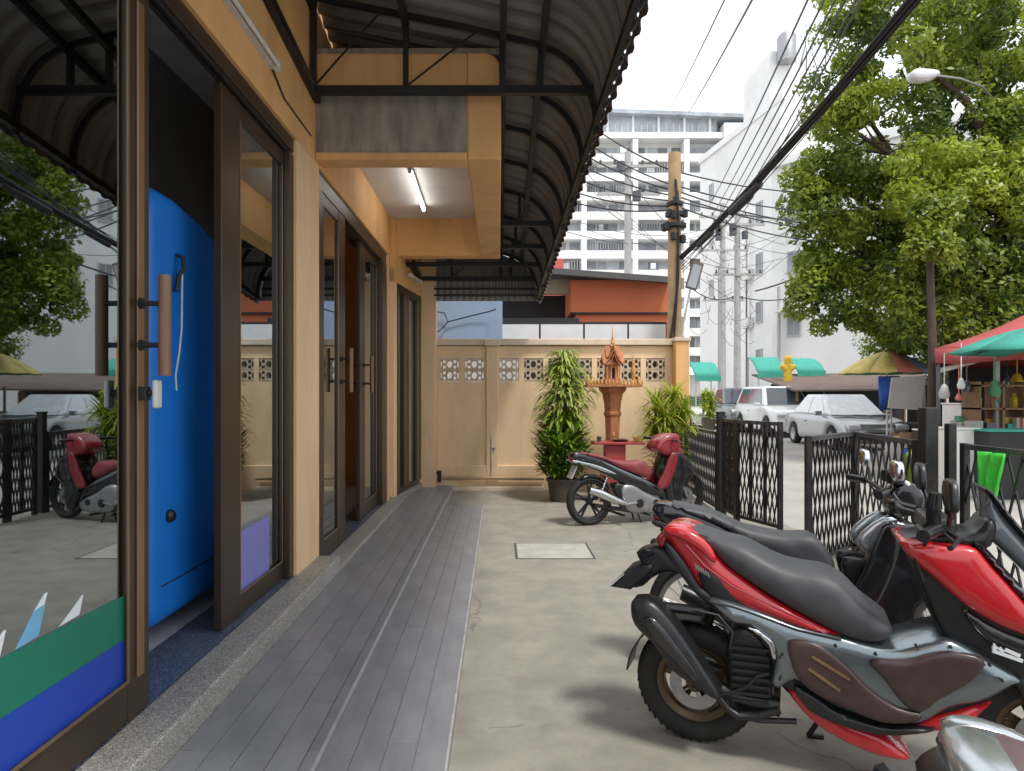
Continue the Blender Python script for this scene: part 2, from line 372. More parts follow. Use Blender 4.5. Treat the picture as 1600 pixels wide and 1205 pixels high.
M['grey_bldg'] = mat('pale_concrete', (.66,.655,.63), .85, var=.08, scale=.3, dirt=(.45,.44,.42), dirt_amt=.4, dscale=.3)
M['slabw'] = mat('balcony_white', (.76,.76,.76), .8, var=.08, scale=.5)
M['win'] = mat('window_dark', (.25,.265,.285), .3, var=.5, scale=.35, objrand=.4)
M['winlt'] = mat('window_pale', (.38,.42,.46), .2, var=.4, scale=.35, objrand=.3)
M['winframe'] = mat('window_frame', (.45,.46,.47), .5)
M['ac'] = mat('aircon_white', (.70,.70,.68), .6)
M['nb_orange'] = mat('neighbour_orange', (.52,.14,.058), .8, var=.08, scale=1.5, dirt=(.26,.08,.04), dirt_amt=.4)
M['nb_beige'] = mat('neighbour_beige', (.40,.34,.26), .8)
M['nb_dark'] = mat('neighbour_dark', (.018,.018,.022), .7)
M['nb_roof'] = mat('neighbour_roof', (.075,.072,.075), .6)
M['white_panel'] = mat('white_panel', (.62,.63,.65), .5, var=.06)
M['bluesheet'] = mat('blue_grey_sheet', (.24,.33,.48), .45, var=.10, scale=1.2, dirt=(.2,.24,.33), dirt_amt=.4)
M['redfar'] = mat('red_far', (.45,.09,.08), .7)
M['car_silver'] = mat('car_silver', (.40,.42,.43), .25, metal=.5, coat=.6, var=.04)
M['car_dark'] = mat('car_grey', (.17,.18,.18), .25, metal=.5, coat=.6, var=.04)
M['car_white'] = mat('car_white', (.70,.71,.72), .25, coat=.6, var=.04)
M['car_glass'] = mat('car_glass', (.05,.06,.075), .08, coat=.5)
M['sunshade'] = mat('silver_cover', (.78,.81,.84), .34, metal=.15, var=.12, scale=5, bump=1.0, bscale=7)
M['headlamp'] = mat('headlamp', (.6,.62,.65), .1, coat=.8)
M['tentred'] = mat('tent_red', (.42,.085,.085), .8, var=.1)
M['tentdark'] = mat('tent_lining_red', (.16,.02,.02), .8)
M['tarpgreen'] = mat('green_cloth', (.05,.33,.265), .8, var=.15)
M['umb_y'] = mat('umbrella_yellow', (.80,.66,.22), .7); M['umb_r'] = mat('umbrella_red', (.62,.20,.15), .7)
M['umb_b'] = mat('umbrella_blue', (.22,.33,.50), .7); M['umb_g'] = mat('umbrella_green', (.10,.30,.16), .7)
M['tarpblue'] = mat('blue_tarp', (.02,.10,.40), .6, var=.2, bump=.5, bscale=6)
M['greyboard'] = mat('grey_board', (.45,.45,.43), .7, var=.08, dirt=(.35,.34,.31), dirt_amt=.5)
M['whitepaint'] = mat('white_metal', (.75,.75,.73), .5)
M['stalldark'] = mat('stall_dark', (.030,.028,.030), .8, var=.4, scale=3)
M['stallbrown'] = mat('stall_brown_roof', (.14,.10,.085), .8, var=.25, scale=1.5)
M['yellow'] = mat('yellow_goods', (.55,.38,.03), .6, var=.3, scale=9)
M['neon'] = mat('neon_green_cloth', (.07,.60,.06), .8, var=.12)
M['limebag'] = mat('lime_bag', (.28,.40,.03), .6, var=.2)
M['stallwood'] = mat('stall_wood', (.22,.13,.07), .7, var=.25)
# ------------------------------------------------------------------ ground
XK, XN, XE = -1.287, -.716, -.215                 # kerb edge, step between the two decks, deck edge
g = MB(); g.box(-60, 400, -60, 600, -.5, -.012); struct(g.build('ground', M['road']))
g = MB(); g.box(XE+.012, 3.30, -3, 10.56, -.3, 0); g.box(XN+.002, XE+.012, 8.853, 10.56, -.3, 0); yard = struct(g.build('yard_floor', M['concrete']))
g = MB(); g.box(3.302, 14.5, -14, 300, -.3, -.008); struct(g.build('road', M['road']))
c = MB(); c.box(.17, .86, 6.13, 6.73, -.05, .006)
for x0, x1, y0, y1 in ((.155,.17,6.115,6.745), (.86,.875,6.115,6.745), (.17,.86,6.115,6.13), (.17,.86,6.73,6.745)): pass
cov = c.build('drain_cover', M['slab'], bevel=.006); tag(cov, 'pale rectangular drain cover set flush in the yard concrete', 'drain cover')
fr = MB()
for q in ((.15,.168,6.11,6.75), (.862,.88,6.11,6.75), (.168,.862,6.11,6.128), (.168,.862,6.732,6.75)): fr.box(*q, -.05, .004)
f_ = fr.build('cover_frame', M['nb_roof'], cov)

# tiled walkway: mortar base, planks laid on it one by one
dk = MB(); dk.box(XK, XN-.05, -1.5, 10.56, -.3, .062); dk.box(XN-.05, XN, -1.5, 10.56, -.3, .066); dk.box(XN, XE, -1.5, 8.85, -.3, .032)
deck = struct(dk.build('walkway', M['grout']))
ed = MB(); ed.box(XE+.001, XE+.010, -1.5, 8.85, -.1, .036); ed.build('edge_strip', M['grout'], deck)
PL = .60
def plank_mesh(w):
    m_ = MB(); m_.box(-w/2, w/2, -PL/2+.0015, PL/2-.0015, 0, .008)
    me = m_.mesh('tile', M['tile']); bm = bmesh.new(); bm.from_mesh(me)
    bmesh.ops.bevel(bm, geom=[e for e in bm.edges if all(v.co.z > .004 for v in e.verts)], offset=.0018, segments=1, affect='EDGES'); bm.to_mesh(me); bm.free()
    return me
wu = (XN-.05 - XK) / 4; wl = (XE - XN) / 4
mu, ml = plank_mesh(wu-.004), plank_mesh(wl-.004)
for lvl, (x0, w_, me, z, yend) in enumerate(((XK, wu, mu, .062, 10.5), (XN, wl, ml, .032, 8.8))):
    for i in range(4):
        y = -1.2 + [0, .30, .12, .42][i]
        while y + PL/2 < yend + .045:
            if y > .55: 
                o = link('tile', me, deck); o.location = (x0 + w_*(i+.5), y, z + random.uniform(-.0006,.0006))
            y += PL
        ya_, yb_ = y - PL/2, yend + .045            # the cut plank that closes the row
        if yb_ - ya_ > .04: o = link('tile', me, deck); o.location = (x0 + w_*(i+.5), (ya_+yb_)/2, z); o.scale = (1, (yb_-ya_)/PL, 1)
y = .3
mn = MB().box(-.021, .021, -.298, .298, 0, .007).mesh('nosing_tile', M['nosing'])
while y < 10.3:
    o = link('nosing_tile', mn, deck); o.location = (XN-.025, y, .066); y += .6

# ------------------------------------------------------------------ the shop
A = -1.48; H = 3.34                                # glass plane and head of the door openings
def ya(u): return A * F / (u - U0)                 # distance of a photo column on the glass plane
shop = thing('shop_building', 'peach and orange shop front with tall bronze framed glass sliding doors', 'building', (A, 4, 0))
TOP = 6.2
def sb(name, m, *b, bevel=0):
    k = MB(); k.box(*b); return k.build(name, M[m], shop, bevel=bevel)
Y1, Y2, Y3, Y4 = ya(460), ya(495), ya(604), 8.93
sb('kerb', 'terrazzo', A+.0, XK-.001, -1.5, Y2+.0, -.3, .192, bevel=.012)
sb('kerb', 'terrazzo', A+.0, XK-.001, Y2+.002, 9.3, -.3, .100, bevel=.012)
sb('threshold', 'threshold', A-.30, A-.002, -1.5, Y1+.02, -.3, .190)
sb('threshold', 'threshold', A-.30, A-.002, Y2-.02, 8.9, -.3, .098)
sb('pillar', 'peach', A-.30, A+.02, Y1, Y2, .0, H, bevel=.006)
sb('fascia', 'orange', A-.10, A+.018, -1.5, 8.93, H+.001, TOP)
sb('pillar', 'peach', A-.30, A+.02, Y3, Y4, .0, H)
# far bay: the wall steps out and slants towards the yard wall
PB0, PB1 = Vector((-1.40, 8.93, 0)), Vector((-1.205, 10.33, 0))
def fb(t, off=0): 
    p = PB0.lerp(PB1, t); n = Vector((PB1.y-PB0.y, -(PB1.x-PB0.x), 0)).normalized(); return p + n*off
def fbox(name, m, t0, t1, o0, o1, z0, z1, parent=None):
    k = MB(); q = [fb(t0,o0), fb(t1,o0), fb(t1,o1), fb(t0,o1)]
    k.hexa([(p.x,p.y,z0) for p in q], [(p.x,p.y,z1) for p in q]); return k.build(name, M[m], parent or shop)
fbox('sill_wall', 'terrazzo', 0, 1, -.30, .02, -.2, .13)
fbox('pillar', 'peach', 0, .10, -.30, 0, .131, 3.2)
fbox('fascia', 'orange', 0, 1, -.30, .005, 3.0, TOP)
sb('pillar', 'peach', -1.52, -.975, 10.335, 10.56, -.1, TOP, bevel=.006)
# room shells
def shell(name, m, *b): return sb(name, m, *b)
shell('interior_floor', 'infloor', -6, A-.302, -1.5, 5.2, .0, .188)
shell('interior_floor', 'infloor', -6, A-.302, 5.2, 10.3, .0, .096)
shell('interior_ceiling', 'inceil', -6, A-.102, -1.5, 10.3, 4.1, 4.2)
shell('interior_wall', 'inwall', -6.1, -6.0, -1.5, 10.3, 0, 4.1)
shell('interior_wall', 'inorange', -6, -1.95, 6.30, 6.36, 0.097, 4.1)
shell('interior_wall', 'inorange', -1.949, A-.302, 5.16, 5.2, 0.097, 4.1)
shell('interior_wall', 'inwall', -1.949, A-.302, 5.12, 5.158, 0.097, 4.1)
shell('interior_wall', 'inwall', -6, -1.74, -1.6, -1.5, 0, 4.1)
shell('interior_wall', 'inorange', -6, A-.302, 10.3, 10.34, 0, 4.1)
shell('interior_wall', 'inorange', -2.9, -2.8, 6.37, 10.3, 0.097, 4.1)
shell('partition', 'inwall', -2.70, -2.62, 2.2, 6.29, .189, 4.095)
shell('roof', 'nb_roof', -6.2, A+.019, -1.6, 10.56, TOP+.001, TOP+.15)

def leaf(name, y0, y1, x, z0, z1, st=(.07,.07), bot=.15, top=.10, th=.045, glass='glass', parent=shop, split=None, frame='brown'):
    """One glazed leaf: stiles and rails around a pane, in the plane x."""
    k = MB(); k.box(x-th, x, y0, y0+st[0], z0, z1); k.box(x-th, x, y1-st[1], y1, z0, z1)
    k.box(x-th+.004, x-.004, y0+st[0], y1-st[1], z0, z0+bot); k.box(x-th+.004, x-.004, y0+st[0], y1-st[1], z1-top, z1)
    o = k.build(name, M[frame], parent, bevel=.004)
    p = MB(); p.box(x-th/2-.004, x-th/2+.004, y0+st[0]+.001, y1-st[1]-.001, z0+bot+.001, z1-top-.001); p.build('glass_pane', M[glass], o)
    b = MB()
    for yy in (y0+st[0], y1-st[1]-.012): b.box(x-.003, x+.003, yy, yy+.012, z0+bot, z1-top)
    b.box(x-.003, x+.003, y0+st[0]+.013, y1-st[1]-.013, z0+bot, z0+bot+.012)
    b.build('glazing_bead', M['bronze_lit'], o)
    return o
# near bay: big left leaf slid shut, an open doorway, then a narrow fixed leaf
hd = sb('door_head', 'brown', A-.10, A-.004, -1.5, Y1, 3.245, H, bevel=.005)
for i, xx in enumerate((A-.03, A-.065)): k = MB(); k.box(xx-.006, xx+.006, -1.5, Y1-.1, 3.225, 3.2445); k.build('track', M['rubber'], hd)
d1 = leaf('sliding_door', .75, ya(231), A+.006, .196, 3.24, st=(.09,.155), bot=.155)
k = MB(); k.box(A+.007, A+.016, ya(231)-.105, ya(231)-.055, .35, 3.1); k.build('stile_face', M['bronze_lit'], d1, bevel=.003)  # strip of lighter bronze paints the lit face of the stile
xg = A - .012
def decal(m, pts, x=xg, parent=None):              # thin vinyl on the face of the pane; pts are (y, z)
    k = MB(); k.prism(pts, lambda y, z: (x, y, z), lambda y, z: (x+.0012, y, z)); return k.build('decal', M[m], parent)
yE = ya(231) - .157
decal('green_decal', [(.85,.535),(yE,.525),(yE,.70),(.85,.725)], parent=d1)
decal('blue_decal', [(.85,.354),(yE,.354),(yE,.5245),(.85,.5345)], parent=d1)
def blade(y0, w, h, z0, m, tip):
    P = [(y0, z0), (y0+w, z0+.006)]; P += [(y0+w+.16*h*t+.3*h*t*t*.5, z0+h*t*.86) for t in (.35,.7)]
    P += [(y0+w+.30*h, z0+h), (y0+w+.20*h, z0+h), (y0+w*.75, z0+h*.66), (y0+w*.4, z0+h*.34)]
    decal(m, P, parent=d1)
    decal(tip, [(y0+w*.80, z0+h*.70), (y0+w+.17*h, z0+h*.74), (y0+w+.30*h, z0+h*1.0), (y0+w+.20*h, z0+h*1.0)], x=xg+.0015, parent=d1)
for (u0_, u1_, ut, v0, v1, m, t) in ((30,66,93,1010,925,'sky_decal','white_decal'), (98,129,135,977,935,'white_decal','white_decal'), (-22,6,16,1030,990,'white_decal','white_decal')):
    yb, yw = ya(u0_), ya(u1_); zt = 1.5-(v1-V0)/F*ya(ut); zb = .70
    blade(yb, yw-yb, zt-zb, zb+.012, m, t)
def pull(yc, x, z0, z1, parent, r=.026, out=.085, m='wood'):
    k = MB(); k.lathe([(0,z0),(r,z0),(r,z1),(0,z1)], 14, (x+out, yc, 0)); o = k.build('handle', M[m], parent, smooth=40)
    return o
def pull_bracket(yc, x, zs, parent, out=.085, y2=None):
    for z in zs:
        k = MB(); k.tube([(x, yc, z), (x+out*.9, yc, z)], .011, 8); k.lathe([(.0,x),(.022,x),(.022,x+.012),(0,x+.012)], 12, (0,yc,z), axis='X'); k.build('handle_bracket', M['rubber'], parent, smooth=40)
yh = ya(231) - .09
pull(yh, A+.016, 1.575, 1.985, d1, r=.024, out=.10); pull_bracket(yh, A+.016, (1.70, 1.87), d1, out=.10)
pull(yh, A-.04, 1.575, 1.985, d1, r=.024, out=-.10); pull_bracket(yh, A-.04, (1.70, 1.87), d1, out=-.10)
k = MB(); k.box(A+.016, A+.05, yh-.02, yh+.02, 1.475, 1.53); k.build('lock_case', M['rubber'], d1, bevel=.004)
k = MB(); k.cbox((A+.085, yh, 1.50), .02, .05, .115); k.build('lock_plate', M['lampwhite'], d1, bevel=.008)
k = MB(); k.tube([(A+.05, yh, 1.505), (A+.076, yh, 1.505)], .012, 8); k.build('lock_spindle', M['rubber'], d1)
d2 = leaf('sliding_door', 3.70, Y1-.001, A-.048, .196, 3.22, st=(.26,.11), bot=.12, glass='glass_clear')
k = MB(); k.box(A-.046, A-.004, Y1-.10, Y1-.002, .196, 3.222); k.build('jamb', M['brown'], shop, bevel=.004)
decal('lilac_decal', [(ya(378),.318),(ya(436),.318),(ya(436),.69),(ya(378),.675)], x=A-.066, parent=d2)
# middle bay, four leaves, the second slid open
hd = sb('door_head', 'brown', A-.20, A-.004, Y2, Y3, 3.20, H, bevel=.005)
sb('jamb', 'brown', A-.14, A+.004, Y2, ya(503), .101, 3.199, bevel=.004)
sb('jamb', 'brown', A-.14, A+.004, ya(597), Y3, .101, 3.199, bevel=.004)
d3 = leaf('sliding_door', ya(503)+.002, ya(540), A-.004, .101, 3.195, st=(.06,.26), bot=.16, glass='glass_clear')
d4 = leaf('sliding_door', ya(570), ya(597)-.002, A-.055, .101, 3.195, st=(.26,.06), bot=.16, glass='glass_clear')
for dd, yy, x in ((d3, ya(534), A-.004), (d3, ya(534), A-.05), (d4, ya(576), A-.055), (d4, ya(576), A-.10)):
    out = .09 if x in (A-.004, A-.055) else -.09
    pull(yy, x, 1.52, 1.93, dd, r=.022, out=out); pull_bracket(yy, x, (1.62, 1.83), dd, out=out)
# far bay window
wf_ = fbox('window', 'brown', .10, 1.0, -.10, -.02, .131, .20)
for t0, t1 in ((.10,.15), (.42,.50), (.90,1.0)): fbox('window_frame', 'brown', t0, t1, -.10, .004, .201, 2.9, wf_)
fbox('window_frame', 'brown', .10, 1.0, -.10, .004, 2.901, 2.999, wf_)
for t0, t1 in ((.15,.42), (.50,.90)): fbox('glass_pane', 'glass_clear', t0+.002, t1-.002, -.06, -.05, .201, 2.9, wf_)
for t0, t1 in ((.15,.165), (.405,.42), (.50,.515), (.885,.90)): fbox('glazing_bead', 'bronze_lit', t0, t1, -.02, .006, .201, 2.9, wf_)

# blue tall cabinet just inside the open doorway
cab = thing('blue_cabinet', 'tall rounded blue plastic cabinet standing inside the open doorway', 'cabinet', (-2.1, 4.0, .19))
prof = [(3.34,.36),(3.42,.30),(4.7,.30),(4.78,.38)] + [(4.78 - .02*i, 1.95 + .06*i) for i in range(1,5)] + [(4.45,2.33),(4.2,2.45),(3.95,2.52),(3.65,2.56),(3.44,2.56),(3.35,2.50)]
k = MB(); pillow([(y-4.0, z) for y, z in prof], .33, .05, .07, .05, mb=k)
k.v = [(-2.13 - y, x+4.0, z) for x, y, z in k.v]; k.build('cabinet_body', M['blue'], cab, smooth=50)
k = MB()
for q in ((-2.35,3.5),(-1.95,3.5),(-2.35,4.6),(-1.95,4.6)): k.box(q[0]-.04,q[0]+.04,q[1]-.04,q[1]+.04,.19,.31)
k.build('foot', M['rubber'], cab)
k = MB(); k.lathe([(0,-1.76),(.035,-1.76),(.035,-1.735),(.022,-1.72),(0,-1.718)], 14, (0,3.56,.855), axis='X'); k.build('lock_knob', M['black_pl'], cab, smooth=40)
k = MB(); k.box(-1.752, -1.744, 3.48, 4.70, .50, .506); k.build('seam', M['nb_dark'], cab)
k = MB(); k.tube([(-1.74,3.63,2.25),(-1.71,3.63,2.24),(-1.70,3.63,2.18),(-1.72,3.61,2.14),(-1.73,3.60,2.05)], .012, 6); k.build('hook', M['rubber'], cab, smooth=50)
cd = MB(); cd.tube([(-1.71,3.625,2.15),(-1.70,3.60,1.98),(-1.69,3.575,1.85),(-1.70,3.57,1.72),(-1.71,3.55,1.60),(-1.70,3.54,1.52)], .005, 6)
tag(cd.build('cord', M['lampwhite'], smooth=50), 'thin pale cord hanging from the hook on the blue cabinet', 'cord')

# porch box over the middle doors: beams around a recessed white soffit
PX, PY0, PY1, PZ, PT = .015, 5.36, 9.30, 3.37, 4.22
porch = thing('porch_hood', 'orange concrete porch hood with recessed white soffit over the middle doors', 'porch hood', (-.7, 7.3, PZ))
def pbx(name, m, *b, bevel=0): k = MB(); k.box(*b); return k.build(name, M[m], porch, bevel=bevel)
pbx('front_beam', 'orange', A+.02, PX-.27, PY0, PY0+.20, PZ, PT, bevel=.01)
k = MB(); rr = .14
pr = [(PX-.269,PZ),(PX-rr,PZ)] + [(PX-rr+rr*math.sin(a), PZ+rr-rr*math.cos(a)) for a in [i*math.pi/12 for i in range(1,7)]] + [(PX,PT),(PX-.269,PT)]
pr = [(PX-.269,PZ),(PX-.0,PZ),(PX,PT-rr)] + [(PX-rr+rr*math.cos(a), PT-rr+rr*math.sin(a)) for a in [i*math.pi/12 for i in range(1,7)]] + [(PX-.269,PT)]
k.prism(pr, lambda x, z: (x, PY0-.012, z), lambda x, z: (x, PY1, z)); k.build('side_beam', M['orange'], porch, bevel=.012)
pbx('back_beam', 'orange', A+.02, PX-.27, PY1-.22, PY1, PZ, PT, bevel=.006)
pbx('soffit', 'ceil', A+.02, PX-.27, PY0+.201, PY1-.221, PZ+.50, PZ+.60)
pbx('weathered_panel', 'stained', A+.021, -.225, PY0-.008, PY0-.001, PZ+.055, PZ+.56)
pbx('lip', 'orange', A+.021, -.257, PY0-.03, PY0-.001, PZ-.006, PZ+.05, bevel=.008)
pbx('top_slab', 'stained', A+.02, PX-.01, PY0+.02, PY1-.01, PT+.001, PT+.05)

def tube_lamp(name, label, a, b, up, lit):
    a, b, up = Vector(a), Vector(b), Vector(up).normalized()
    t = thing(name, label, 'tube light', a)
    k = MB(); k.bar(a - up*.02, b - up*.02, .045, .04); k.build('fitting', M['lampwhite'], t, bevel=.004)
    d = (b-a).normalized()
    k = MB(); k.tube([a + d*.05 - up*.065, b - d*.05 - up*.065], .014 if not lit else .019, 10); k.build('tube', M['tube_on' if lit else 'tube_off'], t, smooth=40)
    for p, q in ((a, a+d*.05), (b, b-d*.05)):
        k = MB(); k.bar(p - up*.05, q - up*.05, .035, .06); k.build('end_cap', M['lampwhite'], t, bevel=.004)
    return t
tube_lamp('tube_light', 'lit fluorescent tube on the white soffit of the porch hood', (-.925,6.94,3.87), (-.945,8.46,3.87), (0,0,1), True)
tube_lamp('tube_light', 'unlit fluorescent tube on the orange fascia above the near doorway', (A+.018,2.95,3.60), (A+.018,4.30,3.60), (-1,0,.25), False)
tube_lamp('tube_light', 'small unlit tube fixed to the fascia above the far window', (fb(.38,.03).x, fb(.38).y, 3.18), (fb(.80,.03).x, fb(.80).y, 3.18), (-1,0,.1), False)
k = MB(); k.tube([(A+.03,4.30,3.58),(A+.026,4.55,3.50),(A+.024,5.2,3.50)], .006, 6); tag(k.build('lamp_cable', M['cable']), 'thin dark cable running from the fascia tube to the porch hood', 'cable')
k = MB(); k.tube([(-1.42,6.05,3.868),(-1.2,6.03,3.866),(-.95,6.9,3.862)], .006, 6); tag(k.build('lamp_cable', M['cable']), 'thin cable crossing the white soffit to the lit tube', 'cable')

# ------------------------------------------------------------------ steel awning with a rolled edge
SL = -.117
def dz(y): return SL*(y-5.18)
def ex(y): return .74 - .0295*(y-5.18)
def section(y, n_arc=9):                           # roof line from the wall to the rolled edge, at distance y
    X = ex(y); D = dz(y); pts = [(-1.46, 4.60+D), (-.9, 4.49+D), (-.3, 4.37+D), (X-.46, 4.235+D)]
    c = (X-.50, 3.62+D); 
    for i in range(1, n_arc):
        a = R(84 - 84*i/(n_arc-1)*1.04); pts.append((c[0] + .50*math.cos(a), c[1] + .60*math.sin(a)))
    pts.append((X+.005, 3.53+D)); return pts
awn = thing('awning', 'black steel awning with ribbed metal roof rolled down at its outer edge', 'awning', (-.4, 5, 3.6))
NS = 15; YA0, YA1 = .15, 10.38; sw = (YA1-YA0)/NS
for s_ in range(NS):
    k = MB(); rows = []; sub = 16
    for j in range(sub+1):
        y = YA0 + sw*(s_ + j/sub); ph = j % 4; dh = (.026 if ph in (1,2) else 0) + s_ % 2 * .004
        sec = section(y); row = []
        for i, (x, z) in enumerate(sec):
            a = Vector(sec[max(i-1,0)]); b = Vector(sec[min(i+1,len(sec)-1)]); n_ = Vector((-(b-a).y, (b-a).x)).normalized()
            row.append((x + n_.x*dh, y, z + n_.y*dh))
        rows.append(row)
    k.grid(rows); up = [[(p[0]+.002,p[1],p[2]+.004) for p in r_] for r_ in rows]
    o = k.build('roof_sheet', M['sheet'], awn, smooth=25)
    so = o.modifiers.new('thick', 'SOLIDIFY'); so.thickness = .004; so.offset = 1
tr_y = [1.0, 2.6, 5.18, 5.85, 6.5, 7.2, 7.95, 8.75, 9.5, 10.2]
for y in tr_y:
    D = dz(y); sec = section(y, 12)
    x0 = -1.45 if (y < 5.3 or y > 9.4) else .03
    full = y < 5.3 or y > 7.5
    pts = [(x, y, z-.035) for x, z in sec if x > x0 - .02]
    if pts[0][0] > x0 + .05: 
        p0 = Vector((-1.46, 4.60+D)); p1 = Vector((ex(y)-.46, 4.235+D)); t = (x0-p0.x)/(p1.x-p0.x)
        pts = [(x0, y, p0.y + (p1.y-p0.y)*t - .035)] + [p for p in pts if p[0] > x0+.01]
    k = MB()
    for a, b in zip(pts[:-1], pts[1:]): k.bar(a, b, .032, .042)
    t_ = k.build('truss', M['steel'], awn)
    zc = 3.84 + D
    if full:
        k = MB(); k.bar((x0, y, zc), (ex(y)-.02, y, zc), .05, .062); k.build('bottom_chord', M['steel'], t_)
        def ztop(x):
            for (xa, za), (xb, zb) in zip(sec[:-1], sec[1:]):
                if xa <= x <= xb: return za + (zb-za)*(x-xa)/(xb-xa)
            return sec[0][1]
        k = MB(); px_ = [x for x in (-1.43, -.72, .02, ex(y)-.42) if x >= x0-.01]
        for x in px_: k = MB(); k.bar((x, y, zc+.02), (x, y, ztop(x)-.03), .04); k.build('upright', M['steel'], t_)
        k = MB(); dg = [x for x in px_ if x <= .1]
        for a, b in zip(dg[:-1], dg[1:]):
            k.bar((a, y, zc+.03), (b-.2, y, ztop(b-.2)-.05), .012)
        if len(dg) > 1: k.build('brace', M['steel'], t_)
for x_, dzz in ((-1.44, .03), (-.72, .03), (.03, .03), (.33, .03)):
    k = MB(); i = 0
    def zt(y): 
        p0 = Vector((-1.46, 4.60+dz(y))); p1 = Vector((ex(y)-.46, 4.235+dz(y))); return p0.y + (p1.y-p0.y)*(min(x_, p1.x)-p0.x)/(p1.x-p0.x) - .10
    k.bar((x_, .2, zt(.2)), (x_, 10.3 if x_ > .02 else 5.2, zt(10.3 if x_ > .02 else 5.2)), .05, .06); k.build('purlin', M['steel'], awn)
k = MB(); k.bar((A+.05, .2, 3.84+dz(.2)), (A+.05, 5.30, 3.84+dz(5.3)), .05, .07); k.build('ledger', M['steel'], awn)
k = MB(); k.bar((-1.2, 9.4, 3.84+dz(9.4)), (-1.2, 10.3, 3.84+dz(10.3)), .05, .07); k.build('ledger', M['steel'], awn)
k = MB(); k.bar((ex(.2)-.012, .2, 3.56+dz(.2)), (ex(10.3)-.012, 10.3, 3.56+dz(10.3)), .035, .06); k.build('edge_rail', M['steel'], awn)
k = MB(); rows = [[], []]
for j in range(NS*16+1):
    y = YA0 + (YA1-YA0)*j/(NS*16); o_ = .018 if j % 4 in (1,2) else 0
    rows[0].append((ex(y)+.035+o_, y, 3.60+dz(y))); rows[1].append((ex(y)+.04+o_, y, 3.505+dz(y)-(.012 if j%4 in (1,2) else 0)))
k.grid(rows); o = k.build('edge_flashing', M['sheet_edge'], awn); so = o.modifiers.new('thick','SOLIDIFY'); so.thickness = .004

k = MB(); rows = []
sec = section(10.36)
def roof_z(x):
    for (xa, za), (xb, zb) in zip(sec[:-1], sec[1:]):
        if xa <= x <= xb: return za + (zb-za)*(x-xa)/(xb-xa)
    return sec[-1][1]
n_ = 64
for j in range(n_+1):
    x = -1.0 + (ex(10.36)-.01+1.0)*j/n_; y = 10.36 + (.014 if j % 4 in (1,2) else 0); zt_ = max(roof_z(x)-.01, 2.96)
    rows.append([(x, y, 2.935), (x, y, zt_)])
k.grid(rows); o = k.build('end_sheet', M['sheet'], awn); so = o.modifiers.new('thick','SOLIDIFY'); so.thickness = .004
for z_ in (3.02, 3.12): k = MB(); k.bar((-1.0, 10.33, z_), (ex(10.33)-.03, 10.33, z_), .03); k.build('end_rail', M['steel'], awn)

# ------------------------------------------------------------------ yard wall with breeze blocks
YW = 10.58
def wx(u): return (u-U0)/F*YW
def wz(v): return HC - (v-V0)/F*YW
wall = thing('yard_wall', 'peach rendered yard wall with two rows of pierced breeze blocks', 'wall', (1, YW, 0))
def wb(name, m, x0, x1, y0, y1, z0, z1, bevel=0): k = MB(); k.box(x0,x1,y0,y1,z0,z1); return k.build(name, M[m], wall, bevel=bevel)
XL, XR = -1.3, wx(1050)
zb0, zb1 = wz(596), wz(560)
wb('wall_panel', 'wallpaint', XL, XR, YW, YW+.15, -.3, zb0)
wb('wall_panel', 'wallpaint', XL, XR, YW, YW+.15, zb1, wz(541))
for u0_, u1_ in ((640,781),(781,1050)):
    wb('wall_cap', 'wallcap', wx(u0_)+.003, wx(u1_), YW-.07, YW+.20, wz(540)+.001, wz(530), bevel=.01)
for u0_, u1_ in ((760,778),):
    wb('pillar', 'wallpaint', wx(u0_), wx(u1_), YW-.05, YW+.001, 0, wz(541)-.001, bevel=.008)
    wb('pillar_cap', 'wallcap', wx(u0_-3), wx(u1_+3), YW-.10, YW-.071, wz(541), wz(531), bevel=.01)
wb('wall_base', 'wallpaint', XL+.3, XR, YW-.04, YW-.001, -.05, wz(727), bevel=.012)
wb('wall_base', 'wallcap', -.95, wx(850), YW-.13, YW-.041, -.05, .055, bevel=.01)
bw, bh = .305, (zb1-zb0-.03)/2
